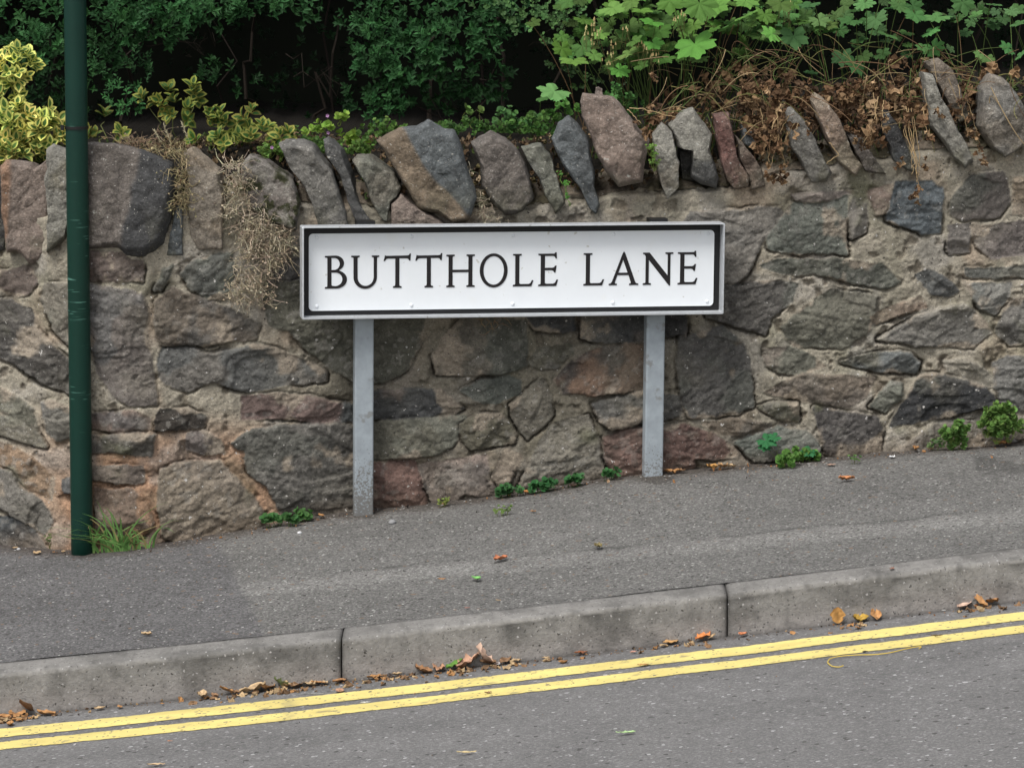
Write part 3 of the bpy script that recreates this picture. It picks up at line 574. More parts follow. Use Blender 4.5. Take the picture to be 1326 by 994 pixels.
# ------------------------------------------------------------------ kerb stones
jx = [kpt(443-493, 862.9)[0]-.0, kpt(445, 812.5)[0], kpt(938.5, 755)[0], kpt(1431, 695)[0]]
kj = [jx[0]-.9, *jx, jx[3]+.93]
klab = ['kerb stone beyond the left edge of the picture', 'leftmost long concrete kerb stone running out of the frame below the green pole',
        'middle concrete kerb stone between the two dark joints below the sign', 'rightmost concrete kerb stone running out of frame to the right', 'kerb stone beyond the right edge of the picture']
kj = [jx[0], jx[1], jx[2], jx[3]]; klab = klab[1:4]
def kerb_piece(a, b, seed):
    m = 130; xx = np.linspace(a+.0015, b-.0015, m); r = .016
    pr = [(-.12, -.30), (0, -.30), (0, -.001)]           # (distance toward the road, height), made below
    prof = [(-.0, -.25), (0, 0), (.02, 0), (.05, 0), (.08, 0), (KW-.008-r*1.0, -.001)]
    for t in np.linspace(0, 1, 9)[1:]:
        an = t*math.pi/2*.95; prof.append((KW-.008-r+r*math.sin(an), -r+r*math.cos(an)-.001))
    prof += [(KW-.006, -.035), (KW-.004, -.05), (KW-.003, -.065), (KW-.002, -.085), (KW, -.10), (KW, -.115), (KW, -.2)]
    prof = np.array(prof); n = len(prof)
    zl = zk(xx); z0 = np.linspace(zl[0], zl[-1], m)*.0+zl
    X = np.repeat(xx[:, None], n, 1); Y = yk(xx)[:, None]-prof[None, :, 0]; Z = z0[:, None]+prof[None, :, 1]
    nz = fbm(X*25, Y*60, Z*60, seed); am = .0022
    msk = (prof[:, 1] > -.19)[None]
    chip = -.006*sst(.35, .6, fbm(X*30, Z*8, 0, seed+3))*np.exp(-((prof[None, :, 1]+.012)/.018)**2)
    Y = Y-(am*nz+chip)*msk*.9; Z = Z+(am*.6*nz+chip*.6)*msk*(prof[None, :, 0] > .01)
    en = np.minimum(xx-xx[0], xx[-1]-xx)[:, None]; rd_ = .004*np.exp(-(en/.006)**1)*msk; Y = Y+rd_; Z = Z-rd_*.7
    c = np.ones(X.shape+(3,))*np.array([.205, .197, .184])
    n1 = fbm(X*7, Z*14, Y*5, seed+7); n2 = fbm(X*50, Z*50, Y*50, seed+8)
    c *= (1+.20*n1+.20*n2)[..., None]
    ar = np.exp(-((prof[None, :, 1]+.020+.006*fbm(X*20, 0, 0, 5))/.004)**2)*sst(-.2, .3, fbm(X*6, 3, 0, seed+9)); c *= (1-.55*ar)[..., None]  # darker broken line below the worn nose
    face = (prof[None, :, 1] < -.02); pkk = (sst(-.03, -.105, prof[None, :, 1]+.02*n1)*face)[..., None]
    c = c*(1-.5*pkk)+np.array([.29, .262, .24])*.5*pkk
    st = (sst(.05, .5, fbm(X*9, Z*20+Y*8, 0, seed+11)))[..., None]; c = c*(1-.32*st); st = (sst(.1, .5, fbm(X*40, Z*40+Y*20, 0, seed+14)))[..., None]; c = c*(1-.25*st)
    ed = np.exp(-(en/.008))[..., None]*np.ones(c.shape); c = c*(1-.5*ed)
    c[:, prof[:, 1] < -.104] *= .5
    F = grid_faces(m, n).tolist(); F.append(tuple(range(n))); F.append(tuple(range((m-1)*n+n-1, (m-1)*n-1, -1)))
    return np.stack([X, Y, Z], -1).reshape(-1, 3), F, c.reshape(-1, 3)
for i in range(3):
    V, F, c = kerb_piece(kj[i], kj[i+1], 60+i*13)
    thing_mesh('kerb_stone', V, F, M_kerb, klab[i], 'kerb stone', 'concrete kerb stones along the road', col=c, smooth=True)
for a, b in ((kj[0]-30, kj[0]), (kj[3], kj[3]+30)):
    V, F, c = kerb_piece(a, b, 5); tag(mk('kerb', V, F, M_kerb, col=c, smooth=True), kind='structure')

# ------------------------------------------------------------------ generic solids
def box_vf(a, b, bev=0.):
    (x0, y0, z0), (x1, y1, z1) = a, b
    if not bev:
        V = [(x, y, z) for x in (x0, x1) for y in (y0, y1) for z in (z0, z1)]
        F = [(0, 1, 3, 2), (4, 6, 7, 5), (0, 4, 5, 1), (2, 3, 7, 6), (0, 2, 6, 4), (1, 5, 7, 3)]
        return V, F
    return None
def rrect(x0, x1, z0, z1, r, k=5):
    P = []
    for cx, cz, a0 in ((x1-r, z1-r, 0), (x0+r, z1-r, 90), (x0+r, z0+r, 180), (x1-r, z0+r, 270)):
        for t in range(k+1): a = R_(a0+90*t/k); P.append((cx+r*math.cos(a), cz+r*math.sin(a)))
    return P
def prism(P, y0, y1):
    n = len(P); V = [(x, y0, z) for x, z in P]+[(x, y1, z) for x, z in P]
    F = [tuple(range(n-1, -1, -1)) if y0 > y1 else tuple(range(n)), tuple(range(n, 2*n)) if y0 > y1 else tuple(range(2*n-1, n-1, -1))]
    F += [(i, n+i, n+(i+1) % n, (i+1) % n) for i in range(n)]
    return V, F
def tube(P, r, k=6, taper=1.):
    P = np.asarray(P, float); m = len(P); V = []; F = []
    T = np.gradient(P, axis=0); T /= np.linalg.norm(T, axis=1, keepdims=True)+1e-9
    ref = np.array([.3, .2, 1.]) if abs(T[0][2]) < .9 else np.array([1., .1, 0])
    for i in range(m):
        a = np.cross(T[i], ref); a /= np.linalg.norm(a)+1e-9; b = np.cross(T[i], a); ri = r*(1+(taper-1)*i/(m-1))
        for j in range(k): an = 2*math.pi*j/k; V.append(P[i]+ri*(a*math.cos(an)+b*math.sin(an)))
    for i in range(m-1):
        for j in range(k): F.append((i*k+j, i*k+(j+1) % k, (i+1)*k+(j+1) % k, (i+1)*k+j))
    F.append(tuple(range(k-1, -1, -1))); F.append(tuple(range((m-1)*k, m*k)))
    return np.array(V), F
class Acc:
    def __init__(s): s.V = []; s.F = []; s.C = []; s.n = 0
    def add(s, V, F, c):
        V = np.asarray(V, float); s.V.append(V); s.F += [tuple(i+s.n for i in f) for f in (F.tolist() if isinstance(F, np.ndarray) else F)]
        c = np.asarray(c, float); s.C.append(np.broadcast_to(c, (len(V), 3)) if c.ndim == 1 else c); s.n += len(V)
    def arr(s): return np.concatenate(s.V), s.F, np.concatenate(s.C)
    def part(s, name, m, parent, smooth=False): V, F, c = s.arr(); return mk(name, V, F, m, parent=parent, col=c, smooth=smooth)
    def thing(s, name, m, label, cat, group=None, smooth=False, kind=None): V, F, c = s.arr(); return thing_mesh(name, V, F, m, label, cat, group, col=c, smooth=smooth, kind=kind)

# ------------------------------------------------------------------ street name sign
MM = .00215*1.0
YAW = R_(9.5)
dep = .045
c0 = at(667.3, 351.0, 10.03)+dep*np.array([-math.sin(YAW), math.cos(YAW), 0]); sign = empty('street_name_sign', tuple(c0), 'long white BUTTHOLE LANE street name sign on two short grey steel posts', 'street sign', rot=(0, R_(.47), YAW))
bpy.context.view_layer.update()
SW, SH = 550.5*MM*1.017, 119.3*MM*1.012
def L(px, py):                # offsets from the sign's top-left corner -> local metres
    return (px-388)*MM*1.017-SW/2+(dep-.005)*math.tan(YAW), SH/2-py*MM*1.012-(dep-.005)*math.tan(R_(6.7))
# local frame: x right, -y toward the viewer, z up
def part(name, V, F, m, parent=sign, smooth=False): return mk(name, V, F, m, parent=parent, world=False, smooth=smooth)
lp = .0035
def frame_vf():
    V = []; F = []
    o = rrect(-SW/2, SW/2, -SH/2, SH/2, .004, 3); i = rrect(-SW/2+.005, SW/2-.0045, -SH/2+.006, SH/2-lp, .003, 3); n = len(o)
    for P, y in ((o, .012), (o, -dep+.001), ([(x*.9985, z*.993) for x, z in o], -dep), (i, -dep), (i, .0)): V += [(x, y, z) for x, z in P]
    for r in range(4):
        for k in range(n): F.append((r*n+k, (r+1)*n+k, (r+1)*n+(k+1) % n, r*n+(k+1) % n))
    return V, F
V, F = frame_vf(); part('frame', V, F, M_lip)
V, F = prism(rrect(-SW/2+lp*.5, SW/2-lp*.5, -SH/2+lp*.5, SH/2-lp*.5, .003, 3), -.002, .010); part('back_plate', V, F, M_black)
x0, z1 = L(395.6, 8.6); x1, z0 = L(925.4, 108.2)
V, F = prism(rrect(x0, x1, z0, z1, .012, 7), -.0055, -.0025); plate = part('name_plate', V, F, M_white)
ell = lambda cx, cy, rx, ry, a0, a1, k=18: [(cx+rx*math.cos(R_(a0+(a1-a0)*t/k)), cy+ry*math.sin(R_(a0+(a1-a0)*t/k))) for t in range(k+1)]
G = {}
G['T'] = (.83, [[(.04,1.0),(.0,.835),(.03,.835),(.075,.895),(.13,.91),(.36,.91),(.36,.09),(.345,.05),(.29,.035),(.29,0),(.545,0),(.545,.035),(.49,.05),(.475,.09),(.475,.915),(.70,.915),(.755,.90),(.785,.845),(.815,.845),(.83,1.05),(.805,1.05),(.775,1.0),(.72,.99),(.12,.985),(.07,.985)]])
G['H'] = (.88, [[(0,1),(.25,1),(.25,.965),(.20,.955),(.185,.93),(.185,.53),(.69,.53),(.69,.93),(.675,.955),(.63,.965),(.63,1),(.88,1),(.88,.965),(.82,.955),(.805,.93),(.805,.07),(.82,.045),(.88,.035),(.88,0),(.63,0),(.63,.035),(.675,.045),(.69,.07),(.69,.465),(.185,.465),(.185,.07),(.20,.045),(.25,.035),(.25,0),(0,0),(0,.035),(.055,.045),(.07,.07),(.07,.93),(.055,.955),(0,.965)]])
G['L'] = (.645, [[(0,1),(.27,1),(.27,.965),(.21,.955),(.195,.93),(.195,.10),(.21,.075),(.24,.062),(.50,.062),(.565,.09),(.61,.18),(.645,.175),(.585,0),(0,0),(0,.035),(.06,.045),(.075,.07),(.075,.93),(.06,.955),(0,.965)]])
G['E'] = (.61, [[(0,.965),(0,1),(.50,1.0),(.53,1.04),(.56,1.04),(.57,.86),(.54,.86),(.51,.92),(.46,.94),(.195,.94),(.195,.56),(.44,.56),(.49,.575),(.53,.625),(.56,.625),(.53,.42),(.50,.42),(.46,.48),(.42,.495),(.195,.495),(.195,.10),(.21,.075),(.24,.062),(.46,.062),(.525,.09),(.575,.19),(.61,.185),(.555,0),(0,0),(0,.035),(.06,.045),(.075,.07),(.075,.93),(.06,.955)]])
G['A'] = (.93, [[(.435,.985),(.47,1.04),(.505,1.0),(.835,.09),(.87,.045),(.93,.035),(.93,0),(.65,0),(.65,.035),(.70,.045),(.705,.08),(.625,.315),(.265,.315),(.185,.09),(.19,.045),(.25,.035),(.25,0),(0,0),(0,.035),(.055,.045),(.10,.10),(.41,.92)],
              [(.29,.38),(.60,.38),(.448,.80)]])
G['N'] = (.95, [[(0,1),(.20,1),(.785,.27),(.785,.93),(.77,.955),(.71,.965),(.71,1),(.95,1),(.95,.965),(.875,.955),(.86,.93),(.86,-.03),(.83,-.03),(.175,.79),(.175,.07),(.19,.045),(.25,.035),(.25,0),(.0,0),(.0,.035),(.065,.045),(.085,.07),(.085,.89),(.05,.95),(0,.965)]])
G['U'] = (.855, [[(0,1),(.25,1),(.25,.965),(.20,.955),(.185,.93)]+ell(.44,.34,.255,.28,180,360)+[(.695,.93),(.68,.955),(.635,.965),(.635,1),(.855,1),(.855,.965),(.80,.955),(.785,.93)]+ell(.427,.34,.357,.36,360,180)+[(.07,.93),(.055,.955),(0,.965)]])
G['O'] = (.86, [ell(.43,.5,.43,.525,0,360,40)[:-1], ell(.43,.5,.325,.45,0,360,40)[:-1]])
G['B'] = (.665, [[(0,1),(.30,1.01)]+ell(.31,.78,.265,.23,90,-60,16)+[(.42,.55)]+ell(.34,.275,.325,.275,62,-90,18)+[(0,0),(0,.035),(.06,.045),(.075,.07),(.075,.93),(.06,.955),(0,.965)],
              [(.19,.945)]+ell(.28,.755,.175,.19,90,-80,14)+[(.19,.56)], [(.19,.50)]+ell(.31,.28,.225,.215,88,-88,16)+[(.24,.07),(.205,.08),(.19,.12)]])
def letter(ch, pxa, pxb):
    wd, loops = G[ch]; cu = bpy.data.curves.new('letter', 'CURVE'); cu.dimensions = '2D'; cu.fill_mode = 'BOTH'; cu.extrude = .0005; cu.offset = .0005
    xa, zb = L(pxa-1.9, 79.3); sx = (pxb-pxa)*MM*1.017/wd; sy = 42.3*MM
    for lp_ in loops:
        s = cu.splines.new('POLY'); s.points.add(len(lp_)-1); s.use_cyclic_u = True
        for p, (x, y) in zip(s.points, lp_): p.co = (x*sx, y*sy, 0, 1)
    ob = bpy.data.objects.new('tmp', cu); C.objects.link(ob); dg = bpy.context.evaluated_depsgraph_get()
    me = bpy.data.meshes.new_from_object(ob.evaluated_get(dg)); bpy.data.objects.remove(ob)
    me.name = 'letter'; me.materials.clear(); me.materials.append(M_ink)
    o = bpy.data.objects.new('letter', me); C.objects.link(o); o.parent = plate
    o.location = (xa, -.0063, zb); o.rotation_euler = (math.pi/2, 0, 0); return o
for ch, a, b in (('B',418.3,446.3),('U',452.2,487.9),('T',494,528.8),('T',535,569.5),('H',575.3,611.9),('O',618.8,654.8),('L',662.1,688.5),('E',695.4,720.9),('L',754.7,781.5),('A',788.2,826.8),('N',833.2,872.9),('E',879.4,905.2)):
    letter(ch, a, b)
for px in (405.8, 528, 660, 792, 917):
    for py in (13.3, 102.4):
        x, z = L(px, py+.0); V = []; F = []; r = .0058
        for j, (rr_, yy) in enumerate(((r, -.0050), (r*.92, -.0066), (r*.6, -.0080), (r*.2, -.0086))):
            V += [(x+rr_*math.cos(a), yy, z+rr_*math.sin(a)) for a in np.linspace(0, 2*math.pi, 12, endpoint=False)]
        for j in range(3): F += [(j*12+k, j*12+(k+1) % 12, (j+1)*12+(k+1) % 12, (j+1)*12+k) for k in range(12)]
        F.append(tuple(range(36, 48))); part('rivet', V, F, M_rivet, parent=plate, smooth=True)
def post(px, pbase, hw=.0272):
    top = at(px, 300, 10.0); gx = on_pave(px, pbase+2)
    # local coordinates of the post
    M = np.array(sign.matrix_world.inverted()); yb = .014
    P = at(px, 412, float(c0[1])+((px-663)*MM)*math.tan(YAW)); p = M[:3, :3] @ P+M[:3, 3]; lx = p[0]
    base = at(px, pbase, float(c0[1])+((px-663)*MM)*math.tan(YAW)); b = M[:3, :3] @ base+M[:3, 3]
    zb = b[2]-.06; zt = SH/2-.006; o = rrect(lx-hw, lx+hw, yb, yb+.042, .005, 3)
    V = [(x, y, zb) for x, y in o]+[(x, y, zt) for x, y in o]; n = len(o)
    F = [(i, (i+1) % n, n+(i+1) % n, n+i) for i in range(n)]+[tuple(range(n-1, -1, -1)), tuple(range(n, 2*n))]
    part('post', V, F, M_galv)
    return lx
for px, pb in ((472.6, 662.5), (851, 618.5)):
    lx = post(px, pb)
    V, F = box_vf((lx-.022, .014, SH/2-.005), (lx+.030, .060, SH/2+.008)); part('post_cap', V, F, M_tie)
    V, F = box_vf((lx-.034, .0125, -SH/2+.012), (lx+.034, .0138, -SH/2+.030)); part('clip', V, F, M_lip)

# ------------------------------------------------------------------ green pole
gb = on_pave(108, 714); PR = 14.4*gb[1]/FPX
pole = empty('green_pole', tuple(gb), 'dark green round steel pole standing against the wall at the left', 'pole')
top = at(100, 2, gb[1]-.0); dxp = (top[0]-gb[0])*.55/(top[2]-gb[2])
zz = np.linspace(-.05, 3.2, 30); Pp = np.stack([gb[0]+dxp*zz, np.full(30, gb[1]), gb[2]+zz], 1)
V, F = tube(Pp, PR, 40)
def scratch(m, n, l, tc, c, bs):
    mp = n.new('ShaderNodeMapping'); mp.inputs['Scale'].default_value = (14, 14, 260); l.new(tc.outputs['Object'], mp.inputs[0])
    no = n.new('ShaderNodeTexNoise'); no.inputs['Scale'].default_value = 1; no.inputs['Detail'].default_value = 2; l.new(mp.outputs[0], no.inputs['Vector'])
    g = n.new('ShaderNodeTexNoise'); g.inputs['Scale'].default_value = 5; l.new(tc.outputs['Object'], g.inputs['Vector'])
    a = n.new('ShaderNodeMath'); a.operation = 'ADD'; l.new(no.outputs[0], a.inputs[0]); l.new(g.outputs[0], a.inputs[1])
    r = n.new('ShaderNodeMapRange'); r.inputs[1].default_value = 1.23; r.inputs[2].default_value = 1.28; r.inputs[4].default_value = .7; l.new(a.outputs[0], r.inputs[0])
    x = n.new('ShaderNodeMix'); x.data_type = 'RGBA'; l.new(r.outputs[0], x.inputs[0]); l.new(c, x.inputs[6]); x.inputs[7].default_value = (.10, .24, .19, 1); return x.outputs[2]
M_green2 = mat('green_paint', (.0016, .026, .017), rough=.45, spec=.3, vary=.14, vscale=9, bump=.05, bscale=40, extra=scratch)
mk('shaft', V, F, M_green2, parent=pole, smooth=True)
tz_ = at(101, 165, gb[1])[2]
V, F = tube([(gb[0]+dxp*(tz_-gb[2]), gb[1], tz_-.004), (gb[0]+dxp*(tz_-gb[2]), gb[1], tz_+.004)], PR+.0022, 40); mk('cable_tie', V, F, M_tie, parent=pole)
bx = box_vf((gb[0]-PR-.006, gb[1]-.018, tz_-.007), (gb[0]-PR+.003, gb[1]-.006, tz_+.007)); mk('tie_lock', *bx, M_tie, parent=pole)

# ------------------------------------------------------------------ plants
def unit(v): v = np.asarray(v, float); return v/(np.linalg.norm(v, axis=-1, keepdims=True)+1e-9)
def leaf_tpl(wd=.5, fold=.12, droop=.15, tipw=.32):
    V = np.array([(0,0,0),(-wd*.5,.38,fold),(0,.38,0),(wd*.5,.38,fold),(-wd*tipw,.74,fold*.6-droop*.5),(0,.74,-droop*.5),(wd*tipw,.74,fold*.6-droop*.5),(0,1,-droop)], float)
    F = np.array([(0,2,1),(0,3,2),(1,2,5),(1,5,4),(2,3,6),(2,6,5),(4,5,7),(5,6,7)])
    return V, F, np.ones((8, 3))
def var_tpl(wd=.62):
    """variegated leaf: a green heart inside a broad yellow margin"""
    o = [(0,0),(-.36*wd,.18),(-.52*wd,.45),(-.42*wd,.74),(0,1),(.42*wd,.74),(.52*wd,.45),(.36*wd,.18)]
    i = [(0,.12),(-.20*wd,.26),(-.27*wd,.47),(-.16*wd,.68),(0,.82),(.16*wd,.68),(.27*wd,.47),(.20*wd,.26)]
    f = lambda x, y: abs(x)*.35-.18*y*y
    V = [(x, y, f(x, y)) for x, y in o]+[(x, y, f(x, y)) for x, y in i]+[(x, y, f(x, y)) for x, y in i]+[(0,.47,f(0,.47))]
    F = []
    for k in range(8): F += [(k, (k+1) % 8, 8+(k+1) % 8), (k, 8+(k+1) % 8, 8+k), (16+k, 16+(k+1) % 8, 24)]
    Cc = np.array([(1,1,1)]*16+[(0,0,0)]*9, float)
    return np.array(V, float), np.array(F), Cc
def lobed_tpl(lobes=5, seed=0):
    """palmate cranesbill leaf, base at origin, blade around (0,.5)"""
    rr = np.random.default_rng(seed); n = 70; a = np.linspace(-math.pi*.93, math.pi*.93, n); t = (a/(math.pi*.90)+1)/2*lobes
    r = .32+.22*np.abs(np.sin(math.pi*t))**.62; r *= 1+.08*np.sign(np.sin(a*13+1))*np.abs(np.sin(a*13+1))**.5*(np.abs(np.sin(math.pi*t)) > .45)
    r *= 1-.12*np.abs(a)/math.pi; r *= rr.uniform(.96, 1.04, n)
    X = np.sin(a)*r; Y = .35+np.cos(a)*r
    zc = .10*np.abs(np.sin(math.pi*t))-.10*(r/.5)**2
    Xi, Yi = X*.5, .35+(Y-.35)*.5; zi = .03*np.abs(np.sin(math.pi*t))-.02
    V = np.concatenate([np.stack([X, Y, zc], 1), np.stack([Xi, Yi, zi], 1), [(0, .35, 0)]])
    F = []
    for k in range(n-1): F += [(k, n+k, n+k+1), (k, n+k+1, k+1), (n+k, 2*n, n+k+1)]
    v = .88+.16*np.abs(np.sin(math.pi*t)); Cc = np.ones((2*n+1, 3)); Cc[:n] *= v[:, None]; Cc[n:2*n] *= v[:, None]
    return V, np.array(F), Cc
def crumple_tpl(seed, n=14):
    rr = np.random.default_rng(seed); a = np.linspace(0, 2*math.pi, n, endpoint=False); r = rr.uniform(.3, .62, n)
    V = [(0, .5, .1)]+[(r[k]*math.sin(a[k]), .5+r[k]*math.cos(a[k]), rr.uniform(-.38, .38)) for k in range(n)]
    V += [(.5*r[k]*math.sin(a[k]), .5+.5*r[k]*math.cos(a[k]), rr.uniform(-.2, .2)) for k in range(n)]
    F = []
    for k in range(n): q = (k+1) % n; F += [(0, 1+n+k, 1+n+q), (1+n+k, 1+k, 1+q), (1+n+k, 1+q, 1+n+q)]
    return np.array(V), np.array(F), np.ones((len(V), 3))*rr.uniform(.75, 1.2, (len(V), 1))
def scatter(tpl, P, D, N, S, colr, acc=None, col2=None):
    V, F, Cc = tpl; P = np.atleast_2d(P); D = unit(D); N = np.asarray(N, float); N = unit(N-(N*D).sum(-1, keepdims=True)*D); Xa = np.cross(D, N)
    R = np.stack([Xa, D, N], -1)
    W = np.einsum('nij,kj->nki', R, V)*np.asarray(S, float)[:, None, None]+P[:, None]
    n, k = len(P), len(V); Fo = (F[None]+np.arange(n)[:, None, None]*k).reshape(-1, F.shape[1])
    colr = np.asarray(colr, float)
    if col2 is None: cc = colr[:, None]*Cc[None]
    else: cc = colr[:, None]*Cc[None]+np.asarray(col2)[:, None]*(1-Cc[None])
    return W.reshape(-1, 3), Fo, cc.reshape(-1, 3)
def vary_col(n, c, rr, v=.25, hue=.1):
    return np.array(c)*rr.uniform(1-v, 1+v, (n, 1))*rr.uniform(1-hue, 1+hue, (n, 3))
def sprig_leaves(P, A, Ln, k, ll, rr, spread=.85, whorl=2):
    """leaf bases, directions, normals along many short twigs"""
    n = len(P); A = unit(A); ref = unit(rr.normal(size=(n, 3))); U = unit(np.cross(A, ref)); W = np.cross(A, U)
    bp, bd, bn, bs, bi = [], [], [], [], []
    for q in range(k):
        t = (q+1)/k
        for s in range(whorl):
            ph = q*2.4*(1 if whorl > 2 else .65)+s*2*math.pi/whorl+rr.uniform(-.3, .3, n)
            per = U*np.cos(ph)[:, None]+W*np.sin(ph)[:, None]
            sp_ = spread*(1.15-.55*t); d = unit(A*(1-sp_*.5)+per*sp_+rr.normal(size=(n, 3))*.10)
            bp.append(P+A*(Ln*t)[:, None]); bd.append(d); bn.append(A+rr.normal(size=(n, 3))*.15); bs.append(ll*rr.uniform(.75, 1.15, n)*(1-.25*t)); bi.append(np.arange(n))
    return map(np.concatenate, (bp, bd, bn, bs, bi))
def in_ell(n, rr, pw=.5):
    a = rr.uniform(0, 2*math.pi, n); r = rr.uniform(0, 1, n)**pw; return np.cos(a)*r, np.sin(a)*r
TL = leaf_tpl(.46, .10, .12)
G_BOX = (.023, .072, .022)
def clump(spec, rr, dens=1., Ln=.035, k=4, ll=.028, colr=G_BOX, tpl=TL, whorl=2, Acc_=None, col2=None, va=.3, up=.75, fw=.9):
    """spec: (px,py,rx,ry,Y,n[,tone])"""
    for s in spec:
        px, py, rx, ry, Y, n = s[:6]; tone = s[6] if len(s) > 6 else 1.; n = int(n*dens)  # tone paints lit and shaded clusters into the leaf colour
        u, v = in_ell(n, rr); Yd = Y+rr.uniform(-.05, .09, n)-.07*(1-u*u-v*v)
        P = at(px+u*rx, py+v*ry, Yd)
        A = np.stack([u*.7+rr.normal(size=n)*.35, -fw+rr.normal(size=n)*.35, up-v*.5+rr.normal(size=n)*.3], 1)
        bp, bd, bn, bs, bi = sprig_leaves(P, A, Ln*rr.uniform(.7, 1.3, n), k, ll, rr, whorl=whorl)
        ct = vary_col(n, np.array(colr)*tone, rr, va, .08)[bi]*rr.uniform(.7, 1.3, (len(bi), 1))
        c2 = None if col2 is None else vary_col(n, col2, rr, .2)[bi]
        Acc_.add(*scatter(tpl, bp, bd, bn, bs, ct, col2=c2))
def twig(P0, P1, r, rr, wob=.03, m=8):
    P0, P1 = np.asarray(P0), np.asarray(P1); t = np.linspace(0, 1, m)[:, None]; W = rr.normal(size=(m, 3))*wob*np.sin(t*math.pi); return tube(P0+(P1-P0)*t+W, r, 5, .4)

# --- dark evergreen shrubs behind the wall, lit and shaded clusters set by leaf tone
def shrub(name, label, specs, stems, seed, colr=G_BOX, group='dark evergreen shrubs behind the wall', **kw):
    rr = np.random.default_rng(seed); kw.setdefault('dens', .42); xs_ = [s[0] for s in specs]; cx = float(at(np.mean(xs_), 200, 11.5)[0])
    root = empty(name, (cx, 11.6, zsoil(cx, 11.6)), label, 'shrub', group); a = Acc(); clump(specs, rr, Acc_=a, colr=colr, **kw); a.part('foliage', M_leaf, root)
    b = Acc()
    for (p0, y0_, p1, y1_, r) in stems:
        V, F = twig(at(p0[0], p0[1], y0_), at(p1[0], p1[1], y1_), r*.7, rr); b.add(V, F, (.022, .017, .013))
    if b.n: b.part('stem', M_dry, root)
    return root
shrub('box_shrub', 'dark green small leaved shrub rising behind the green pole at the left', 
      [(35, 25, 60, 35, 11.1, 150, 1.15), (30, 75, 55, 32, 11.2, 110), (58, 62, 28, 25, 11.0, 60, 1.3), (140, 40, 40, 45, 11.15, 90), (195, 30, 55, 32, 11.05, 130, 1.3), (240, 12, 55, 22, 10.98, 110, 1.3),
       (20, 118, 60, 30, 11.3, 80, .8), (135, 80, 22, 28, 11.25, 50, .9), (60, 150, 50, 35, 11.35, 70, .7), (150, 8, 70, 22, 11.05, 90, 1.2), (210, 55, 30, 14, 11.1, 35, 1.1)],
      [((120, 210), 11.6, (60, 40), 11.3, .012), ((150, 210), 11.6, (200, 20), 11.3, .010), ((190, 60), 11.15, (232, 40), 11.0, .0018), ((232, 52), 11.0, (268, 45), 11.0, .0016), ((255, 48), 11.0, (240, 72), 10.98, .0014), ((275, 42), 11.0, (262, 68), 10.98, .0014)], 1)
shrub('box_shrub', 'small low bright green shrub sprig beside the yellow edged leaves near the green pole',
      [(165, 130, 26, 18, 10.95, 55, 1.7), (178, 85, 14, 20, 11.05, 30, .9), (185, 105, 12, 20, 11.05, 22, .9), (122, 90, 12, 30, 11.0, 22, .9)], [((170, 190), 11.1, (168, 130), 11.0, .004)], 2, ll=.02)
shrub('box_shrub', 'dark shrub hanging over the deep shade left of the centre',
      [(330, 8, 75, 16, 11.05, 120, 1.2), (285, 15, 40, 20, 11.1, 60, 1.1), (390, 15, 30, 18, 11.2, 30, .7), (290, 105, 38, 25, 11.45, 40, .6), (350, 60, 90, 60, 11.9, 60, .35), (400, 140, 60, 50, 11.9, 30, .3)],
      [((310, 190), 11.7, (330, 20), 11.4, .012), ((300, 150), 11.5, (230, 120), 11.3, .003), ((400, 180), 11.7, (440, 20), 11.6, .010), ((370, 70), 11.6, (440, 110), 11.5, .003), ((380, 100), 11.6, (450, 120), 11.5, .003)], 3)
shrub('box_shrub', 'dark green shrub with drooping leafy sprays behind the largest coping stone',
      [(560, 30, 95, 36, 11.15, 260), (520, 70, 65, 36, 11.1, 150), (590, 60, 60, 28, 11.02, 130, 1.15), (505, 95, 40, 26, 11.05, 80, 1.15), (545, 120, 60, 26, 11.2, 80, .8), (500, 140, 24, 18, 11.08, 45, 1.1), (600, 120, 40, 22, 11.2, 45, .8), (640, 110, 30, 20, 11.3, 30, .7), (470, 30, 30, 40, 11.3, 50, .7), (475, 120, 35, 25, 11.3, 40, .7), (630, 20, 60, 25, 11.1, 90, 1.0)],
      [((560, 190), 11.5, (560, 20), 11.4, .014), ((560, 180), 11.4, (510, 100), 11.2, .005), ((575, 180), 11.4, (640, 90), 11.3, .005), ((620, 150), 11.4, (640, 190), 11.4, .006), ((555, 120), 11.2, (585, 160), 11.1, .002), ((570, 120), 11.2, (560, 165), 11.1, .002)], 4, fw=1.0, up=.4)
TR = leaf_tpl(.75, .08, .1, .40)
shrub('privet_shrub', 'loose small round leaved shrub hanging above the gap beside the lobed leaf plant',
      [(700, 15, 55, 24, 10.95, 75, 1.5), (690, 35, 22, 30, 10.9, 26, 1.8), (745, 25, 40, 36, 10.98, 60, 1.2), (655, 10, 40, 16, 11.0, 45, 1.3), (740, 70, 45, 30, 11.2, 40, .7), (780, 95, 45, 28, 11.2, 40, .7)],
      [((700, 180), 11.5, (730, 10), 11.2, .008), ((735, 10), 10.95, (684, 60), 10.88, .0016)], 5, tpl=TR, Ln=.05, ll=.016, colr=(.045, .095, .030), group=None)

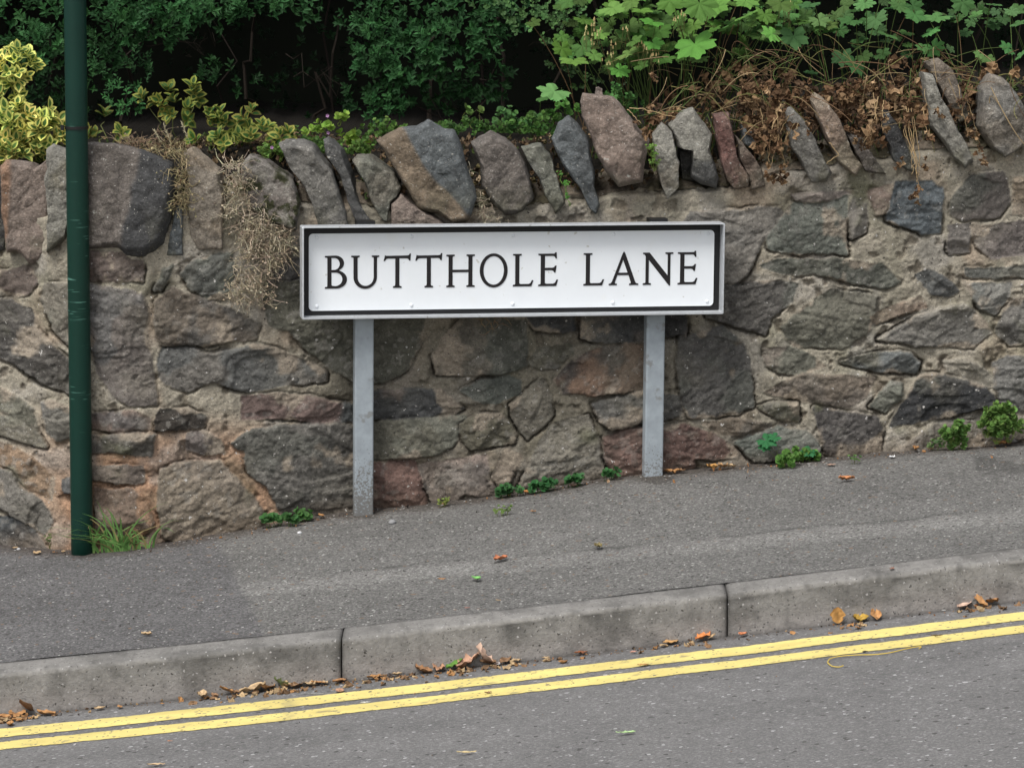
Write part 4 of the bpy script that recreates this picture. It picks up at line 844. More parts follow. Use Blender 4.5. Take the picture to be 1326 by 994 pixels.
# --- hedge mass further back (closes the view and keeps the hollow dark)
rr = np.random.default_rng(12)
hroot = empty('hedge', (0, 12.2, zsoil(0, 12.2)), 'tall dense dark hedge closing off the back of the bank', 'hedge')
a = Acc(); n = 2200
xx = rr.uniform(-3.0, 3.0, n); zz = rr.uniform(0, 1, n)
P = np.stack([xx, 12.1+.25*fbm(xx*2, zz*6, 0, 3)+rr.uniform(-.1, .2, n), .85+.1*xx+zz*1.0], 1)
A = np.stack([rr.normal(size=n)*.5, -1+rr.normal(size=n)*.3, .5+rr.normal(size=n)*.4], 1)
bp, bd, bn, bs, bi = sprig_leaves(P, A, np.full(n, .04), 4, .02, rr)
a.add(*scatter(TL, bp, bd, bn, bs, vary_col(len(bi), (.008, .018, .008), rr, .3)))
# unseen overhang added in place of a tree canopy, shades the hollow
n = 6500; xx = rr.uniform(-3.2, 3.2, n); yy = rr.uniform(0, 1, n)**.8; zt_ = 1.50+.10*xx+rr.uniform(0, .8, n)
P = np.stack([xx, 11.05+yy*1.3+.12*fbm(xx*3, zt_*3, 0, 5)+.0*xx, zt_+.12*fbm(xx*4, yy*4, 0, 6)], 1)
A = np.stack([rr.normal(size=n)*.5, -.8+rr.normal(size=n)*.5, .2+rr.normal(size=n)*.7], 1)
bp, bd, bn, bs, bi = sprig_leaves(P, A, np.full(n, .05), 3, .034, rr)
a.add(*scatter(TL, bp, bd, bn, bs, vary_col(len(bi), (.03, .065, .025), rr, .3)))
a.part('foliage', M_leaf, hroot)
b = Acc()
gx = np.linspace(-4, 4, 60); gz = np.linspace(0, 1, 40); XX, ZZ = np.meshgrid(gx, gz, indexing='ij')
# dark sheets added at back and above to block light from the hollow
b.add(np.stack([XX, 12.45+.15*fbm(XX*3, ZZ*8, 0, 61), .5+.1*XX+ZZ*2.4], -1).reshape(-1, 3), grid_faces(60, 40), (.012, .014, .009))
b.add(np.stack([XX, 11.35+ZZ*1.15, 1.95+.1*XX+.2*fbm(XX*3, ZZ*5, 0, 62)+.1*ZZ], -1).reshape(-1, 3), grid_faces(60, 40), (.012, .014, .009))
b.part('shade_sheet', M_dry, hroot, smooth=True)
b = Acc()
for i in range(14):
    x = rr.uniform(-2, 2); y = rr.uniform(11.5, 12.1); V, F = twig((x, y, .9+.1*x), (x+rr.normal()*.25, y+rr.uniform(-.3, .1), 1.9+.1*x), rr.uniform(.003, .009), rr, .03, 10); b.add(V, F, (.02, .015, .012))
b.part('branch', M_dry, hroot)

# --- variegated yellow and green euonymus
TV = var_tpl()
def euon(label, spec, seed, ll=.032, yc=(.62, .58, .17), gc=(.10, .19, .045)):
    rr = np.random.default_rng(seed); s0 = spec[0]; p = at(s0[0], 200, s0[4]); root = empty('euonymus_bush', (p[0], p[1], zsoil(p[0], p[1])), label, 'bush', 'yellow and green variegated bushes')
    a = Acc(); clump(spec, rr, dens=.36, Ln=.028, k=3, ll=ll*1.32, colr=yc, tpl=TV, whorl=2, Acc_=a, col2=gc, va=.25, up=.8, fw=.8); a.part('foliage', M_soft, root)
    b = Acc()
    for s in spec:
        V, F = twig((p[0], p[1]+.03, p[2]-.03), at(s[0], s[1], s[4]+.03), .003, rr, .01); b.add(V, F, (.10, .11, .04))
    b.part('stem', M_dry, root)
euon('bright yellow variegated bush at the far left edge above the wall', [(12, 100, 22, 18, 10.55, 34, 1.1), (5, 132, 18, 22, 10.55, 30), (28, 82, 12, 10, 10.52, 18, 1.1), (30, 165, 42, 20, 10.5, 110, 1.15), (62, 178, 20, 16, 10.46, 55, 1.0), (22, 200, 34, 12, 10.48, 70, .75), (5, 175, 14, 28, 10.5, 22, 1.), (60, 200, 14, 10, 10.5, 10, .6)], 21, ll=.033, yc=(.56, .55, .15), gc=(.08, .16, .04))
euon('variegated sprig with yellow green leaves right of the green pole', [(238, 145, 20, 14, 10.75, 18, .8), (215, 132, 16, 12, 10.8, 12, .6), (190, 135, 9, 10, 10.75, 5, .75), (250, 128, 12, 10, 10.8, 9, .8)], 22, yc=(.27, .28, .06), gc=(.05, .11, .03))  # leaf colours dimmed to paint in the shade here
euon('variegated bush of upright yellow edged leaves above the mossy coping stone', [(290, 165, 28, 14, 10.6, 22, .75), (330, 160, 14, 12, 10.6, 10, .8), (300, 190, 30, 10, 10.55, 22, .9), (335, 182, 24, 10, 10.55, 22, .8), (360, 186, 16, 12, 10.5, 14, .7), (265, 175, 12, 12, 10.6, 8, .6)], 23, yc=(.30, .32, .075), gc=(.05, .12, .03))  # shade painted in through duller leaf colours
euon('small low variegated bush between the green pole and the straw on the wall', [(128, 178, 14, 7, 10.55, 10, .7), (148, 180, 12, 6, 10.52, 8, .8), (135, 158, 8, 8, 10.7, 5, .5)], 24, yc=(.30, .30, .07), gc=(.06, .12, .03))

# --- lobed-leaf cranesbill
LT = [lobed_tpl(5, s) for s in range(3)]+[lobed_tpl(7, 7)]
def geran(label, leaves, seed, Y=10.62, colr=(.095, .205, .042), fill=None, base=None):
    rr = np.random.default_rng(seed); n0 = len(leaves); L_ = list(leaves)
    if fill:
        for (px, py, rx, ry, n, yd, s) in fill:
            n = int(n*.6)
            u, v = in_ell(n, rr); L_ += [(px+a_*rx, py+b_*ry, rr.uniform(8, 15)*s, yd+rr.uniform(0, .1), rr.uniform(.4, .85)) for a_, b_ in zip(u, v)]
    bx = np.mean([l[0] for l in leaves]) if base is None else base; P0 = at(bx, 180, Y+.12); P0[2] = zsoil(P0[0], P0[1])
    root = empty('cranesbill_plant', tuple(P0), label, 'plant', 'lobed leaf plants above the coping'); a = Acc(); st = Acc()
    for i, l in enumerate(L_):
        px, py, r = l[:3]; y = l[3] if len(l) > 3 else Y+rr.uniform(-.12, .06); tone = l[4] if len(l) > 4 else rr.uniform(.6, 1.4)
        p = at(px, py, y); s = r*2.0*y/FPX
        yw = rr.uniform(-.9, .9); D = unit(np.array([math.sin(yw), -.62+rr.normal()*.2, -.35*math.cos(yw)+rr.normal()*.25])); N = unit(np.array([rr.normal()*.3, -.62, .72+rr.normal()*.2]))
        base_ = p-D*s*.45; c = np.array(colr)*tone*rr.uniform(.85, 1.15, 3)
        a.add(*scatter(LT[i % 4], base_[None], D[None], N[None], [s], c[None]))
        if i >= n0 and rr.random() < .6: continue
        g = P0+np.array([(p[0]-P0[0])*.55+rr.normal()*.05, rr.uniform(-.05, .12), 0]); g[2] = zsoil(g[0], g[1])
        mid = (base_+g)/2+np.array([rr.normal()*.02, .03, .05]); t = np.linspace(0, 1, 7)[:, None]
        V, F = tube((1-t)**2*g+2*t*(1-t)*mid+t*t*base_, .0013, 4, .8); st.add(V, F, (.07, .11, .03) if rr.random() < .8 else (.11, .07, .035))
    a.part('foliage', M_soft, root); st.part('stems', M_dry, root)
    return root
def c2l(k, L_, Y=None, t=None):
    ox, oy, s = CR[k]; return [(ox+a/s, oy+b/s, r/s) for a, b, r in L_]
g1 = c2l('C2', [(490,35,75),(600,45,50),(720,15,60),(850,30,85),(670,140,60),(310,262,65),(350,205,55),(545,225,60),(655,190,45),(700,255,50),(830,200,95),(990,100,75),(1050,65,55),(1150,145,50),(640,95,55),(510,305,50),(260,215,50),(1050,10,55),(1190,20,60),(820,110,50),(420,150,40),(440,60,40),(570,175,40),(900,130,40),(760,90,45),(930,30,60),(600,280,35),(1130,70,55),(400,240,40),(560,10,50),(770,230,35)])
rG = geran('large fresh green lobed leaf plant spilling over the wall top at the right of centre', g1, 31, 10.45, fill=[(880, 30, 190, 45, 110, 10.55, 1.05), (830, 60, 110, 35, 50, 10.5, 1.0), (760, 60, 60, 35, 24, 10.6, .9), (1000, 20, 90, 30, 40, 10.5, 1.)])
rr = np.random.default_rng(5)      # pale seed heads standing among the leaves
for (px, py) in [(762,40),(768,35),(775,42),(758,48),(770,28),(826,58),(832,62),(838,70),(845,72),(850,75),(790,70),(788,82),(880,20),(876,25),(812,40),(1010,12),(1018,15),(765,55),(793,60),(1020,10)]:
    b = Acc()
    for q in range(4):
        p = at(px+rr.normal()*3, py+rr.normal()*3, 10.38+rr.uniform(-.02, .02)); V, F = tube([p, p+[0, 0, .004], p+[0, 0, .009]], .0028, 5, .3); b.add(V, F, (.42, .38, .17) if rr.random() < .6 else (.35, .26, .12))
        V, F = twig(p, p+[rr.normal()*.01, .04, -.05], .0008, rr, .002, 4); b.add(V, F, (.2, .2, .08))
    b.part('seed_head', M_dry, rG)
g2 = c2l('C3', [(340,165,65),(230,140,50),(400,20,50),(560,20,65),(575,90,55),(690,90,60),(740,150,50),(790,30,50),(860,70,50),(945,75,62),(930,135,45),(940,210,50),(545,250,50),(600,285,50),(640,245,40),(410,310,35),(720,230,40),(885,205,30),(500,130,45),(640,20,50),(310,60,50),(450,90,45)])
geran('darker lobed leaf plant with long thin stems over the brown dead growth', g2, 32, 10.47, (.075, .17, .05), fill=[(1080, 15, 110, 30, 45, 10.7, 1.), (1130, 50, 90, 30, 24, 10.75, .9)])
g3 = c2l('C3', [(1065,20,55),(1250,205,40),(1170,255,32),(1275,50,35),(1310,235,30),(1130,235,25),(1300,100,35),(1200,20,40),(1120,60,35),(1010,210,25)])
geran('sparse lobed leaf plant at the top right corner above the big rounded coping stone', g3, 33, 10.5, (.075, .16, .05), fill=[(1300, 20, 40, 25, 14, 10.8, .9), (1240, 30, 50, 25, 14, 10.8, .8)])
geran('single lobed leaf sprig standing left of the tall pink coping stone', c2l('C2', [(215,395,72),(250,415,40),(180,420,35),(490,390,25),(475,420,22)]), 34, 10.42, (.09, .21, .06), base=735)

# --- low green plants along the top of the wall
TC = leaf_tpl(.95, .05, .1, .55)
def weed(label, pts, seed, Y=None, ll=.014, colr=(.07, .17, .035), n=6, name='weed', tpl=TC, ground=None, group='small weeds', flowers=None, Ln=.02, k=3, up=.9, m=M_soft, cat='weed'):
    """pts: (px,py,spread_px)"""
    rr = np.random.default_rng(seed); a = Acc(); st = Acc(); base = None
    for (px, py, s) in pts:
        if ground is None: c = at(px, py, Y)
        else:
            c = ground(px, py+s*.25)
            if py < float(np.interp(px, [q_[0] for q_ in _b], [q_[1] for q_ in _b]))-5: c = on_wall(px, py, -.075)
        if base is None: base = c.copy()
        sc = s*c[1]/FPX
        u, v = in_ell(n, rr); P = c+np.stack([u*sc, v*sc*.6, (rr.uniform(.0, 1, n)**1.2)*sc*.9*(1 if ground else 1)-(.0 if ground else sc*.4)], 1)
        A = np.stack([u*.6+rr.normal(size=n)*.2, -.5+rr.normal(size=n)*.3, np.full(n, up)], 1)
        bp, bd, bn, bs, bi = sprig_leaves(P, A, np.full(n, Ln), k, ll, rr, whorl=3, spread=.9)
        a.add(*scatter(tpl, bp, bd, bn, bs, vary_col(len(bi), colr, rr, .3, .1)))
        for q in range(n):
            V, F = twig(c+[u[q]*.2*sc, 0, -.015], P[q]+A[q]*Ln*.5, .0011, rr, .003, 5); st.add(V, F, np.array(colr)*.9+[.03, 0, 0])
    zb = base[2]-.01; root = empty(name, (base[0], base[1], zb), label, cat, group); a.part('leaves', m, root); st.part('stems', M_dry, root)
    for (px, py) in (flowers or []):
        p = at(px, py, Y-.02); fl = Acc(); dirs = [np.array([math.cos(t), -.5, math.sin(t)]) for t in np.linspace(0, 2*math.pi, 5, endpoint=False)]
        fl.add(*scatter(leaf_tpl(.7, .02, .0, .5), np.repeat(p[None], 5, 0), dirs, np.repeat([[0, -1., .3]], 5, 0), [.0062]*5, np.array([(.45, .25, .45)]*5)))
        V, F = twig(p+[0, .002, 0], p+[.0, .03, -.06], .0007, rr, .003, 5); fl.add(V, F, (.12, .13, .05)); fl.part('flower', M_soft, root)
    return root
weed('yellow green round leaved weed with tiny pink flowers left of the largest coping stone', [(438, 157, 8), (446, 178, 12), (455, 185, 10), (422, 168, 8), (463, 190, 9), (405, 176, 9)], 41, 10.42, .021, (.19, .30, .05), 3, flowers=[(424, 150), (425, 172), (470, 180)], k=2)
weed('small weed with a pink flower between the variegated bush and the mossy coping stone', [(350, 198, 10), (362, 203, 8), (340, 205, 7)], 42, 10.40, .014, (.13, .22, .05), 4, flowers=[(352, 191)], k=2)
weed('green clover like weed behind the gap between the two middle coping stones', [(650, 160, 12), (672, 165, 14), (690, 172, 12), (700, 160, 8), (655, 152, 8)], 43, 10.5, .016, (.07, .16, .05), 5, k=2)
weed('three broad oval leaves standing behind the coping right of the largest stone', [(597, 149, 9), (612, 160, 7), (622, 150, 6)], 44, 10.55, .030, (.10, .17, .04), 1, k=1)
weed('low weeds in the soil behind the slanting dark coping stone', [(500, 165, 10), (515, 172, 8), (470, 195, 8)], 45, 10.5, .014, (.10, .18, .04), 4, k=2)
weed('dim low weeds in the shade above the straw topped stones', [(395, 190, 12), (380, 178, 8), (412, 188, 8)], 46, 10.5, .015, (.07, .15, .035), 4, k=2)
weed('green weed clinging between the pink stone and the pale narrow stone', [(845, 205, 4), (847, 215, 3), (843, 195, 3)], 47, 10.12, .009, (.13, .22, .05), 4, k=2)
weed('tiny green weed growing out of the mortar near the dark blue coping stone', [(729, 232, 3), (732, 243, 3), (738, 260, 2)], 48, 10.12, .010, (.10, .24, .05), 2, k=2)
weed('green seedlings poking up behind the tall pink coping stone', [(800, 118, 6), (808, 130, 6), (795, 128, 5), (772, 140, 5)], 49, 10.4, .012, (.06, .15, .04), 4, k=2)
weed('round seedlings left of the dark blue coping stone at the single lobed sprig', [(730, 140, 7), (745, 148, 8), (718, 152, 6)], 50, 10.42, .018, (.08, .19, .04), 3, k=2)

rr = np.random.default_rng(404); a = Acc(); CTL = [crumple_tpl(60+q, 8) for q in range(6)]
for i in range(5200):
    x = rr.uniform(-1.9, 1.9); o = rr.uniform(.02, .8)**1.0; y = float(wy(x))+o
    z = (float(ztop(x))+.035+.012*rr.normal() if o < .2 else zsoil(x, y)+.01+abs(rr.normal())*.008)
    cl = [(.13, .085, .05), (.20, .14, .08), (.07, .05, .033), (.09, .075, .035), (.06, .09, .03), (.26, .2, .13)][rr.choice(6, p=[.28, .16, .28, .12, .10, .06])]
    a.add(*scatter(CTL[rr.integers(6)], np.array([[x, y, z]]), rr.normal(size=(1, 3)), rr.normal(size=(1, 3)), [rr.uniform(.006, .022)], (np.array(cl)*rr.uniform(.6, 1.3))[None]))
a.thing('leaf_litter', M_litter, 'crumbled brown leaf litter and moss on the earth behind the coping stones', 'leaf litter', kind='stuff')
rr = np.random.default_rng(405); a = Acc()      # creeping ground cover between coping and shrubs
for (px, py, rx, ry, Y, n, cg) in [(640, 168, 80, 10, 10.55, 90, (.06, .13, .03)), (700, 165, 40, 14, 10.45, 60, (.08, .17, .04)), (500, 178, 40, 14, 10.42, 40, (.07, .14, .03)), (445, 195, 40, 10, 10.36, 40, (.09, .16, .035)), (400, 195, 30, 9, 10.4, 40, (.06, .12, .03)), (620, 195, 10, 10, 10.3, 16, (.07, .11, .03)), (370, 200, 30, 8, 10.42, 36, (.09, .15, .03)), (800, 140, 30, 18, 10.45, 40, (.05, .12, .03)), (600, 165, 30, 8, 10.6, 24, (.05, .10, .03))]:
    u, v = in_ell(n, rr); P = at(px+u*rx, py+v*ry, Y+rr.uniform(-.05, .1, n)); A = np.stack([rr.normal(size=n)*.5, -.5+rr.normal(size=n)*.3, np.full(n, .8)], 1)
    bp, bd, bn, bs, bi = sprig_leaves(P, A, np.full(n, .015), 2, .015, rr, whorl=3); a.add(*scatter(TC, bp, bd, bn, bs, vary_col(len(bi), cg, rr, .4, .12)))
a.thing('ground_cover', M_soft, 'low creeping greenery along the top of the bank behind the coping stones', 'ground cover', kind='stuff')

# --- weeds at the wall foot
gW = lambda lab, pts, s, ll, c, n, **k: weed(lab, [(a_, b_, c_*(1.2 if pts[0][0] > 1150 else 1.0)) for a_, b_, c_ in pts], s, None, ll*(1.2 if pts[0][0] > 1150 else 1.05), (c[0]*1.0, c[1]*.74, c[2]*1.15), n, Ln=.022, ground=on_pave, group='weeds at the foot of the wall', **k)
gW('round leaved green weed at the wall foot left of the left sign post', [(352, 677, 8), (362, 674, 9), (376, 679, 5)], 61, .017, (.06, .20, .04), 5, k=2)
gW('small green weed beside the round leaved one nearer the left sign post', [(399, 668, 9), (392, 672, 6)], 62, .015, (.07, .21, .04), 5, k=2)
gW('leafy green weed at the wall foot below the big pale green stone', [(655, 638, 8), (665, 637, 8), (648, 642, 5)], 63, .016, (.05, .18, .04), 6, k=2)
gW('dense green weed at the wall foot midway between the sign posts', [(702, 632, 9), (712, 628, 8), (695, 634, 6)], 64, .016, (.045, .19, .04), 6, k=2)
gW('bushy green weed just right of the midway weed at the wall foot', [(738, 628, 8), (752, 624, 6), (745, 629, 5)], 65, .014, (.05, .19, .04), 6, k=2)
gW('small weed at the wall foot closest to the left of the right sign post', [(786, 619, 7), (795, 619, 5)], 66, .014, (.05, .20, .04), 4, k=2)
gW('light green rosette weed at the wall foot right of the right sign post', [(1025, 600, 13), (1038, 596, 10), (1018, 604, 8), (1048, 590, 6)], 67, .016, (.10, .28, .04), 7, k=3)
gW('small pale green weed alone at the wall foot near the right', [(1212, 578, 7)], 68, .013, (.13, .28, .07), 5, k=2)
gW('upright bright green weed second from the right at the wall foot', [(1240, 580, 8), (1241, 570, 9), (1238, 562, 8), (1236, 573, 9), (1246, 566, 8), (1232, 566, 6)], 69, .013, (.12, .30, .05), 7, k=3)
gW('largest bright green bushy weed at the right end of the wall foot', [(1290, 568, 13), (1297, 554, 13), (1293, 538, 9), (1312, 556, 10), (1278, 560, 9), (1300, 545, 10), (1287, 548, 10), (1306, 566, 9), (1283, 553, 8)], 70, .013, (.13, .31, .05), 9, k=3)
gW('tiny weed in the crack at the foot of the green pole on its left', [(65, 704, 5)], 71, .008, (.12, .20, .05), 4, k=2)
gW('tiny yellow green weed at the foot of the red stones', [(570, 656, 4), (576, 654, 3)], 72, .010, (.18, .30, .05), 3, k=2)
gW('tiny seedling on the pavement below the pale green stone', [(650, 667, 4), (655, 666, 3)], 73, .010, (.16, .32, .06), 3, k=2)
gW('single green seedling on the pavement right of the light rosette weed', [(1107, 600, 3)], 74, .010, (.10, .24, .05), 3, k=2)
def lobed_ground(label, L_, seed):
    rr = np.random.default_rng(seed); a = Acc(); b = Acc(); g = None
    for (px, py, r) in L_:
        p = on_wall(px, py, -.06); s = r*2*p[1]/FPX; D = unit(np.array([rr.normal()*.4, -.5, -.3])); N = unit(np.array([0, -.55, .8]))
        if g is None: g = on_pave(1012, 598)
        a.add(*scatter(LT[0], (p-D*s*.45)[None], D[None], N[None], [s], np.array([(.035, .15, .055)]))); V, F = twig(g, p, .0012, rr, .004, 6); b.add(V, F, (.12, .14, .06))
    root = empty('weed', tuple(g), label, 'weed', 'weeds at the foot of the wall'); a.part('leaves', M_soft, root); b.part('stems', M_dry, root)
lobed_ground('blue green lobed leaves on long stalks behind the light rosette weed', [(995, 571, 14), (990, 579, 9), (1047, 585, 11), (1002, 566, 9)], 3)

# --- grass tuft
rr = np.random.default_rng(77); a = Acc()
for i in range(70):
    px = np.clip(rr.normal(160, 20), 124, 200); g = on_pave(px, 708-(px-125)*.04+rr.uniform(-3, 4)); g[1] = min(g[1], wy(g[0])-.02); h = rr.uniform(.06, .185)*(1.1 if px < 165 else .75); dx = rr.normal()*.10+(px-160)*.0006; dy = -rr.uniform(.0, .07)
    t = np.linspace(0, 1, 7); wdt = .0032*(1-t**1.6)+.0002
    c = np.stack([g[0]+dx*t**1.7, g[1]+dy*t**1.5, g[2]+h*(t-.42*t**2.6*rr.uniform(.4, 1.7))], 1); an = rr.uniform(-.7, .7); sd_ = np.array([math.cos(an), math.sin(an)*.6, .1])
    V = np.concatenate([c-sd_*wdt[:, None], c+sd_*wdt[:, None]]); F = [(k, k+1, 8+k, 7+k) for k in range(6)]
    a.add(V, F, np.array((.15, .30, .085) if rr.random() < .85 else (.35, .30, .13))*rr.uniform(.7, 1.3))
a.thing('grass_tuft', M_soft, 'green tuft of grass at the wall foot just right of the green pole', 'grass', smooth=True)

# --- dried straw-coloured growth on the wall
def straw(label, regions, seed, colr=(.40, .34, .245), Ls=.034, name='dried_stonecrop', r=.0010, off=-.035, hang=.6, heads=True, cat='dried plant', group='dried plants clinging to the wall'):
    rr = np.random.default_rng(seed); a = Acc()
    for (px, py, rx, ry, n, *o) in regions:
        n = int(n*.62); of = o[0] if o else off; u, v = in_ell(n, rr)
        P = on_wall(px+u*rx, py+v*ry, of+0.)
        P[:, 1] -= rr.uniform(-.03, .03, n)*(1-.6*(u*u+v*v))
        for q in range(n):
            L_ = Ls*rr.uniform(.5, 1.5); d = unit(np.array([rr.normal()*.8, -.5+rr.normal()*.5, rr.normal()*.6-hang*.5])); d2 = unit(d+rr.normal(size=3)*.7)
            m = P[q]+d*L_*.5; e = m+d2*L_*.5; c = np.array(colr)*rr.uniform(.5, 1.35)*rr.uniform(.93, 1.07, 3)
            V, F = tube([P[q], m, e], r*rr.uniform(.7, 1.7), 3, .25); a.add(V, F, c)
            if heads and rr.random() < .55: a.add(*scatter(crumple_tpl(int(rr.integers(6)), 7), e[None], d2[None], rr.normal(size=(1, 3)), [rr.uniform(.004, .008)], (c*1.1)[None]))
    return a.thing(name, M_dry, label, cat, group)
straw('large straw coloured dried clump hanging down the wall left of the sign', [(312, 228, 18, 18, 130), (300, 250, 12, 18, 90), (318, 275, 26, 24, 300), (345, 310, 36, 22, 420), (330, 345, 30, 30, 420), (318, 375, 22, 18, 260), (365, 325, 20, 18, 160), (300, 215, 14, 8, 70), (335, 300, 24, 20, 200), (345, 385, 12, 10, 60)], 81)
straw('dry grass heads and roots hanging between two coping stones right of the green pole', [(232, 195, 14, 12, 110, -.0), (237, 225, 7, 26, 120, -.02), (228, 262, 10, 14, 80, -.03), (242, 255, 5, 18, 60, -.02), (218, 222, 6, 5, 20, -.03), (205, 195, 16, 6, 60, .05)], 82, (.30, .25, .14), .035)
straw('dry pale grass lying on top of the wall right of the green pole', [(175, 184, 26, 6, 80, .1), (165, 180, 18, 4, 50, .1), (205, 176, 12, 7, 40, .1)], 83, (.27, .20, .13), .03)
straw('pale wispy dried plant clinging beside the largest coping stone', [(628, 272, 16, 12, 60, -.02), (620, 258, 6, 14, 26, -.02), (604, 222, 8, 16, 24, -.02), (645, 284, 14, 4, 20, -.02)], 84, (.40, .35, .25), .035)
straw('thin dried brown twigs hanging below the middle of the sign', [(640, 412, 18, 7, 36, -.03), (634, 425, 8, 8, 12, -.03)], 85, (.22, .15, .09), .03, heads=False)
# feathery seed heads
rr = np.random.default_rng(88)
for (p, q, lab) in (((214, 192), (200, 170), 'leftmost dry feathery grass head leaning left over the coping'), ((222, 186), (212, 162), 'middle dry feathery grass head standing on the coping'), ((246, 186), (236, 160), 'rightmost dry feathery grass head beside the tan coping stone')):
    a = Acc(); A0, B0 = on_wall(p[0], p[1], .05), on_wall(q[0], q[1], .05)
    V, F = twig(A0, B0, .001, rr, .003); a.add(V, F, (.34, .3, .19))
    for t in np.linspace(.3, 1, 22):
        c = A0+(B0-A0)*t; d = unit((B0-A0)/np.linalg.norm(B0-A0)+rr.normal(size=3)*.5); V, F = tube([c, c+d*.009], .0011, 3, .4); a.add(V, F, np.array((.40, .36, .24))*rr.uniform(.7, 1.2))
    a.thing('dry_grass', M_dry, lab, 'dry grass', 'dry grass heads on the coping')

# --- dead brown cranesbill growth over the coping at the right
rr = np.random.default_rng(91); a = Acc(); CT = [crumple_tpl(40+s, 12) for s in range(6)]
def brown(px, py, Y, s, c=None):
    p = at(px, py, Y); c = np.array(c if c is not None else [(.13, .075, .04), (.22, .14, .075), (.08, .05, .03), (.34, .23, .13)][rr.choice(4, p=[.4, .3, .22, .08])])*rr.uniform(.6, 1.25)
    d = np.array([rr.normal()*.6, -.4, rr.normal()*.7-.2]); return scatter(CT[rr.integers(6)], p[None], d[None], rr.normal(size=(1, 3)), [s], c[None])
reg = [(900, 130, 40, 26, 60, 10.5), (850, 150, 18, 26, 30, 10.35), (950, 118, 60, 30, 150, 10.45), (1000, 130, 50, 34, 150, 10.35), (980, 95, 60, 18, 70, 10.5), (1060, 130, 60, 25, 150, 10.35), (1110, 125, 60, 28, 190, 10.35), (1150, 120, 60, 30, 150, 10.4), (1090, 150, 40, 25, 90, 10.3), (1130, 165, 26, 22, 60, 10.25), (1170, 150, 26, 26, 60, 10.3), (1210, 110, 60, 26, 110, 10.45), (1250, 130, 30, 26, 50, 10.4), (1290, 105, 40, 20, 60, 10.5), (1010, 175, 22, 26, 60, 10.25), (985, 155, 18, 20, 46, 10.3), (1190, 80, 50, 14, 40, 10.5), (880, 150, 22, 20, 40, 10.3), (840, 170, 12, 12, 14, 10.35)]
for (px, py, rx, ry, n, Y) in reg:
    u, v = in_ell(n, rr)
    for i in range(int(n*.36)): a.add(*brown(px+u[i]*rx, py+v[i]*ry, Y+rr.uniform(-.06, .1), rr.uniform(.014, .040)))
for i in range(260):
    px = rr.uniform(860, 1326); py = rr.uniform(60, 165); Y = rr.uniform(10.25, 10.6); p = at(px, py, Y); L_ = rr.uniform(.06, .20); an = rr.normal()*.9
    d = np.array([math.sin(an)*.9, -.25*rr.random(), -math.cos(an)*.35+rr.normal()*.3]); e = p+unit(d)*L_; m = (p+e)/2+rr.normal(size=3)*.025+[0, 0, .02]
    t = np.linspace(0, 1, 7)[:, None]; V, F = tube((1-t)**2*p+2*t*(1-t)*m+t*t*e, rr.uniform(.0008, .0015), 4, .7)
    a.add(V, F, np.array([(.30, .22, .12), (.16, .15, .055), (.15, .09, .05), (.09, .13, .04)][rr.integers(4)])*rr.uniform(.7, 1.2))
a.thing('dead_growth', M_dry, 'tangle of brown withered leaves and stems lying over the coping under the lobed leaf plants', 'dead plants', kind='stuff')
def hang(label, lines, heads, seed, Y=9.99):
    global rr
    rr = np.random.default_rng(seed); a = Acc()
    for pts in lines:
        P = np.array([on_wall(x+rr.normal()*.8, y, -.075) for x, y in pts]); t = np.linspace(0, len(P)-1, 14)
        Q = np.stack([np.interp(t, range(len(P)), P[:, k]) for k in range(3)], 1); Q[1:-1] += rr.normal(size=(12, 3))*.0015; V, F = tube(Q, .0012, 4, .6); a.add(V, F, np.array((.42, .30, .16))*rr.uniform(.7, 1.2))
    for (px, py, s) in heads:
        Yw = on_wall(px, py, -.08)[1]
        for q in range(5): a.add(*brown(px+rr.normal()*s*.35, py+rr.normal()*s*.45, Yw+rr.uniform(-.01, .01), s*.0019))
    a.thing('hanging_dead_stem', M_dry, label, 'dead stem', 'dead stems hanging over the coping')
hang('bunch of long pale roots hanging down beside the dark coping stone at the right', [[(1176,140),(1176,170),(1184,200),(1189,225)], [(1174,138),(1180,175),(1188,205),(1186,222)], [(1178,142),(1172,172),(1180,196),(1180,218)], [(1182,150),(1186,180),(1192,205),(1190,228)], [(1170,146),(1175,180),(1183,210),(1180,226)], [(1180,140),(1184,165),(1182,190),(1190,215)]], [(1199,212,8),(1166,210,8)], 1)
hang('withered flower head hanging on a thread against the upper wall at the right', [[(1186,215),(1188,232),(1190,240)]], [(1184,252,11),(1189,242,6)], 2)
hang('brown withered clump hanging beside the dark red coping stone', [[(1010,135),(1000,170),(996,210)], [(1005,140),(1008,180),(998,215)], [(1020,150),(1002,185)], [(1030,160),(1012,190),(1018,215)], [(985,140),(990,180),(996,200)]], [(990,190,13),(1000,196,12),(1006,178,10),(995,222,10),(1008,226,11),(1014,220,8),(1000,232,8),(988,170,12),(1012,160,12),(1005,190,9)], 3)
hang('withered heads on a thin stem left of the big rounded coping stone', [[(1250,120),(1262,160),(1268,195)], [(1240,110),(1248,150),(1252,170)]], [(1258,176,11),(1272,205,10),(1270,192,8),(1252,148,9),(1248,130,9),(1240,150,7)], 4)
hang('small withered head hanging by the pale quartz veined stone', [[(1196,140),(1200,165),(1203,175)]], [(1203,176,9),(1216,150,9)], 5)
hang('withered seed heads hanging between the tapering tan stone and the dark stone', [[(1130,120),(1134,160),(1120,185)], [(1138,125),(1130,165),(1125,190)], [(1145,130),(1142,165)]], [(1132,160,10),(1122,182,9),(1128,172,8),(1112,178,7),(1116,190,8)], 6)
hang('pale curling dead stem arching over the soil right of the pink coping stone', [[(815,140),(835,141),(860,148),(876,152)], [(812,142),(822,150),(830,160)]], [(834,165,10),(848,102,8)], 7)
